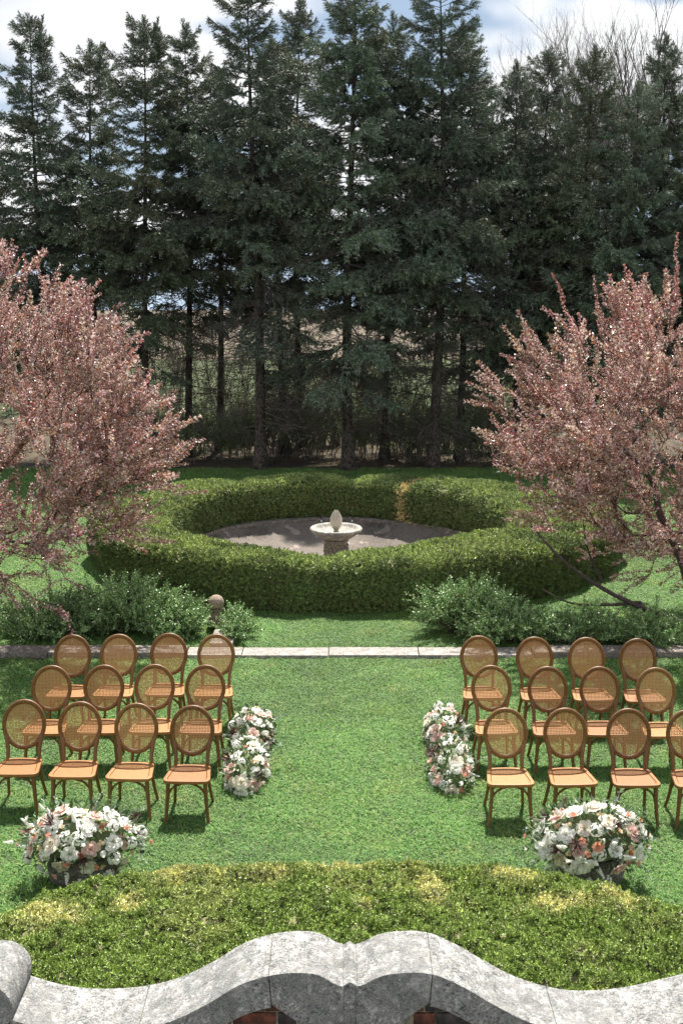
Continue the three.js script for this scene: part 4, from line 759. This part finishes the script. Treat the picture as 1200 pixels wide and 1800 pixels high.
  rows.forEach(([px, D, topY, rad, lowest, label], n) => {
    const low = Math.max(1.6, lowest - 0.4);
    const R = rngOf(1100 + n), zc = D * cosT + CAM_H * sinT, x = (px - 600) / FPX * zc, hgt = atDepth(px, topY, D).y, t = thing('spruce_tree', label, 'tree', V(x, 0, -D), 0, 'row of spruce trees');
    const sway = (y) => V(0.10 * Math.sin(y * 0.35 + n), y, 0.08 * Math.sin(y * 0.3 + n * 2)), r0 = 0.06 + 0.0045 * hgt + (n === 7 || n === 10 || n === 12 ? 0.035 : 0);
    const pts = [], rs = []; for (let k = 0; k <= 14; k++) { const f = k / 14; pts.push(sway(hgt * 0.97 * f)); rs.push(r0 * (Math.pow(1 - f, 0.85) * 0.97 + 0.03) + (k === 0 ? 0.07 : 0)); }
    part(t, 'trunk', new GB().tube(pts, rs, 10, null, false).geo(), bark);
    const mats = branches.map(() => []), cols = branches.map(() => []), tintA = 0.85 + R() * 0.3, blue = R() * 0.12;
    let y = low; const tipM = [];
    while (y < hgt - 0.3) {
      const f = (y - low) / (hgt - low), L = rad * 1.1 * Math.pow(1 - f, 0.68) * (0.85 + 0.15 * Math.sin(n + y * 1.7)) * sstep(-0.25, 0.16, f) + 0.22, nb = Math.round(mix(6, 6, f)), ph = R() * 6.283, el0 = mix(-0.40, 0.60, Math.pow(f, 1.1));
      for (let k = 0; k < nb; k++) {
        if (f < 0.2 && R() < 0.5) continue; if (R() < 0.06) continue;
        const a = ph + k / nb * 6.283 + (R() - 0.5) * 0.5, el = el0 + (R() - 0.5) * 0.3, d = V(Math.cos(a) * Math.cos(el), Math.sin(el), Math.sin(a) * Math.cos(el)), sideV = V().crossVectors(d, UP).normalize(), upV = V().crossVectors(sideV, d).normalize();
        const q = new THREE.Quaternion().setFromRotationMatrix(new THREE.Matrix4().makeBasis(sideV, d, upV)), l = L * (0.55 + R() * 0.72), v = f < 0.22 && R() < 0.6 ? 3 : (R() * 3) | 0, sc = l / 1.5;
        const tn = tintA * (0.8 + 0.4 * R());
        const old = R() < 0.25 ? R() : 0; cols[v].push(C(tn * (1 - blue * 0.6) * mix(1, 0.95, old), tn * mix(1, 0.78, old), tn * (1 + blue) * mix(1, 0.72, old))); mats[v].push(place(sway(y + (R() - 0.5) * 0.34), q, V(Math.max(0.42, sc * 1.05), sc, Math.max(0.5, sc))));
      }
      y += mix(0.32, 0.20, f);
    }
    for (let k = 0; k < 3; k++) { cols[2].push(C(tintA, tintA, tintA * (1 + blue))); mats[2].push(place(sway(hgt - 0.75 + k * 0.22), frame(V((R() - 0.5) * 0.3, 1, (R() - 0.5) * 0.3).normalize(), k * 2), V(0.42, 0.52 - 0.1 * k, 0.42))); }
    if (n === 2 || n === 3 || n === 4) { for (let k = 0; k < 5; k++) { cols[2].push(C(tintA, tintA, tintA)); mats[2].push(place(sway(hgt - 1.5 + k * 0.22).add(V(0.3, 0, 0)), frame(V(0.05 + (R() - 0.5) * (0.9 - k * 0.2), 1, (R() - 0.5) * 0.6).normalize(), k * 2), V(0.45, 0.5, 0.45))); } }
    branches.forEach((g, v) => mats[v].length && instanced(t, 'foliage', g, needleMat, mats[v], cols[v]));
    // dry lower branches
    const dm = [[], []]; for (let yy = 1.0; yy < low + 3.6; yy += 0.045) { const a = R() * 6.283, el = -0.15 + (R() - 0.5) * 0.5, d = V(Math.cos(a) * Math.cos(el), Math.sin(el), Math.sin(a) * Math.cos(el)), k = (R() * 2) | 0; dm[k].push(place(sway(yy), frame(d, R() * 6.28), (0.55 + R() * 0.75) * Math.min(1.2, rad * 0.55))); }
    deadGeo.forEach((g, k) => instanced(t, 'dry_branches', g, deadMat, dm[k]));
  });
}

// ---- scrub along the foot of the spruces
{
  const greens = [C(0.13, 0.22, 0.07), C(0.19, 0.28, 0.09), C(0.09, 0.16, 0.06)], tw = C(0.21, 0.18, 0.155);
  const leafy = shootGeo(1201, 0.5, 26, 0.05, 0.03, greens, tw, null, 0.1, 0.006), bare = (() => { const R = rngOf(1203), b = new GB(), st = (p, d, len, w, dep) => { const e = p.clone().addScaledVector(d, len), s0 = sideOf(d, R).multiplyScalar(w); b.tri(p.clone().add(s0), p.clone().sub(s0), e, tw); const s1 = V().crossVectors(d, s0).setLength(w); b.tri(p.clone().add(s1), p.clone().sub(s1), e, tw); if (dep < 2) for (let k = 0; k < 6; k++) { const f = 0.25 + R() * 0.7; st(p.clone().lerp(e, f), d.clone().add(randDir(R).multiplyScalar(0.6)).add(V(0, 0.25, 0)).normalize(), len * 0.5, w * 0.55, dep + 1); } }; st(V(0, 0, 0), UP, 0.9, 0.009, 0); return b.geo(); })();
  const lm = leafMat({ roughness: 0.6, transmission: 0.3 }), bm = std({ vertexColors: true, roughness: 1 });
  const spots = [[300, 34.4, 1.0, 0.55], [352, 36.5, 1.2, 0.35], [405, 35.0, 1.1, 0.6], [432, 38.0, 1.5, 0.3], [470, 35.2, 1.3, 0.45], [505, 37.0, 1.7, 0.25], [548, 35.6, 1.4, 0.4], [590, 37.5, 1.6, 0.2], [640, 35.4, 1.2, 0.3], [655, 39.0, 1.9, 0.2], [712, 36.0, 1.6, 0.6], [738, 34.6, 1.2, 0.7], [785, 36.6, 1.5, 0.55], [826, 34.8, 1.3, 0.75], [862, 36.2, 1.6, 0.6], [250, 36.0, 1.5, 0.5], [910, 34.6, 1.2, 0.6]];
  const words = ['leafy green bush at the foot of the spruces right of the left crab apple', 'thin twiggy bush between the first bare dark trunks', 'green bush beside the paired dark trunks', 'grey twiggy thicket behind the paired trunks', 'mixed twiggy bush right of the thick grey trunk', 'tall pale thicket between the thin dark trunks', 'brown twiggy bush left of the tallest spruce foot', 'pale thicket directly behind the tallest spruce', 'low twiggy bush right of the tallest spruce foot', 'tall pale thicket far behind the right of the tallest spruce', 'leafy bush between the blue-grey and the broad spruce', 'dense green bush at the foot of the broad right spruce', 'dark green bush between the two right-hand trunks', 'bright green bush at the left edge of the right crab apple', 'leafy tall bush behind the right crab apple edge', 'bush behind the left crab apple under the dense spruce', 'low green bush behind the right crab apple'];
  spots.forEach(([px, D, h, green], n) => {
    const R = rngOf(1300 + n), zc = D * cosT + CAM_H * sinT, x = (px - 600) / FPX * zc, t = thing('woodland_bush', words[n], 'bush', V(x, 0, -D), 0, 'bushes under the spruces'), a = [], b = [], c = [], e = [];
    for (let k = 0; k < 46; k++) { const r = R() * 0.75, g = R() * 6.283, base = V(Math.cos(g) * r, 0, Math.sin(g) * r * 0.7), d = V(Math.cos(g) * r * 0.5, 1, Math.sin(g) * r * 0.5).add(randDir(R).multiplyScalar(0.35)).normalize(); b.push(place(base, frame(d, R() * 6.28), h * (0.6 + R() * 0.6))); if (R() < green * 1.3 + 0.2) for (let q = 0; q < 4; q++) { const tn = 0.7 + R() * 0.7; a.push(place(base.clone().addScaledVector(d, h * (0.15 + 0.75 * R())), frame(d.clone().add(randDir(R).multiplyScalar(0.9)).normalize(), R() * 6.28), 0.7 + R() * 0.5)); c.push(C(tn, tn, tn)); } }
    instanced(t, 'twigs', bare, bm, b); if (a.length) instanced(t, 'foliage', leafy, lm, a, c);
  });
  { // a thicket of brush farther back that reads as one mass
    const R = rngOf(1399), a = [], b = [], c = []; for (let k = 0; k < 330; k++) { const D = 40 + R() * 16, x = (R() * 2 - 1) * 13, h = 1.2 + R() * 1.7; if (fbm(x * 0.35, D * 0.3, 3, 2) < 0.42) continue; b.push(place(V(x, 0, -D), frame(V((R() - 0.5) * 0.5, 1, (R() - 0.5) * 0.5).normalize(), R() * 6), h)); if (R() < 0.4) for (let q = 0; q < 4; q++) { const tn = 0.8 + R() * 0.7; a.push(place(V(x + (R() - 0.5) * h * 0.6, h * (0.2 + 0.7 * R()), -D), frame(randDir(R), 0), 1 + R())); c.push(C(tn * 1.2, tn, tn)); } }
    const g = new THREE.Group(); g.name = 'brush_thicket'; g.userData = { kind: 'stuff', label: 'grey-brown brush thicket behind the spruce trunks', category: 'brush' }; scene.add(g);
    instanced(g, 'twigs', bare, bm, b); instanced(g, 'foliage', leafy, lm, a, c);
  }
}

// ---- bare broadleaved trees in the distance on the right
{
  const bark = std({ color: C(0.10, 0.09, 0.088), roughness: 1 });
  const list = [[880, 78, 95, 3.2, 'bare pale treetop just right of the broad tall spruce'], [962, 68, 62, 3.4, 'leafless tree with fine twigs behind the slender spruce'], [1030, 62, 30, 3.8, 'tall leafless tree behind the pointed spruce'], [1085, 66, 22, 3.6, 'tallest leafless tree in the cluster at upper right'], [1135, 60, 55, 3.2, 'leafless tree left of the last tall spruce'], [1195, 58, -15, 3.4, 'leafless tree at the right edge of the sky'], [915, 88, 75, 3.6, 'faint distant bare tree left of the twiggy cluster']];
  list.forEach(([px, D, topY, rad, label], n) => {
    const R = rngOf(1500 + n), top = atDepth(px, topY, D), hgt = top.y, t = thing('bare_tree', label, 'tree', V(top.x, 0, -D), 0, 'leafless trees in the distance'), b = new GB(), bt = new GB();
    const grow = (p, d, len, r, dep, to) => {
      const pts = [p.clone()], rs = [r]; let q = p.clone(), dd = d.clone();
      for (let i = 1; i <= 4; i++) { dd.add(randDir(R).multiplyScalar(0.12)).add(V(0, 0.06, 0)).normalize(); q = q.clone().addScaledVector(dd, len / 4); pts.push(q); rs.push(mix(r, r * 0.5, i / 4)); }
      to.tube(pts, rs, dep < 2 ? 6 : 3, null, false);
      if (dep < 5) { const kids = [7, 5, 4, 4, 3][dep]; for (let k = 0; k < kids; k++) { const f = dep === 0 ? 0.45 + 0.55 * (k / (kids - 1)) : 0.35 + 0.65 * R(), i = Math.min(3, Math.floor(f * 4)), s = pts[i].clone().lerp(pts[i + 1], f * 4 - i), nd = dd.clone().multiplyScalar(0.9).add(V(0, 0.35, 0)).add(randDir(R).multiplyScalar(0.65)).normalize(); grow(s, nd, len * (dep === 0 ? 0.42 : 0.62) * (0.8 + R() * 0.4), rs[i] * 0.62, dep + 1, dep === 0 ? bt : bt); } }
    };
    grow(V(0, 0, 0), V(0, 1, 0), hgt * 0.56, 0.26, 0, b);
    part(t, 'trunk', b.geo(), bark); part(t, 'crown', bt.geo(), bark, 'stuff');
  });
}

// ---- the wooded far shore
{
  const R = rngOf(1700), b = new THREE.IcosahedronGeometry(1, 2), p = b.attributes.position; for (let i = 0; i < p.count; i++) { const v = V().fromBufferAttribute(p, i), k = 0.75 + 0.5 * fbm(v.x * 2.5, v.y * 2.5, v.z * 2.5, 3); p.setXYZ(i, v.x * k, v.y * k + 0.6, v.z * k); } b.computeVertexNormals();
  const mats = [], cols = []; for (let k = 0; k < 900; k++) { const x = (R() * 2 - 1) * 700, d = 905 + R() * 60, h = 8 + R() * 9; mats.push(place(V(x, 0, -d), QY(R() * 6), V(7 + R() * 6, h * 0.62, 6))); const t = 0.7 + R() * 0.6; cols.push(C(0.20 * t, 0.21 * t, 0.18 * t)); }
  const g = instanced(scene, 'distant_woods', b, std({ color: C(1, 1, 1), roughness: 1 }), mats, cols); g.userData.label = 'hazy line of woods along the far lake shore'; g.userData.category = 'woods';
}
scene.traverse((o) => { if (o.isMesh) { o.castShadow = true; o.receiveShadow = true; } });
renderer.setSize(682, 1024);
renderer.render(scene, camera);
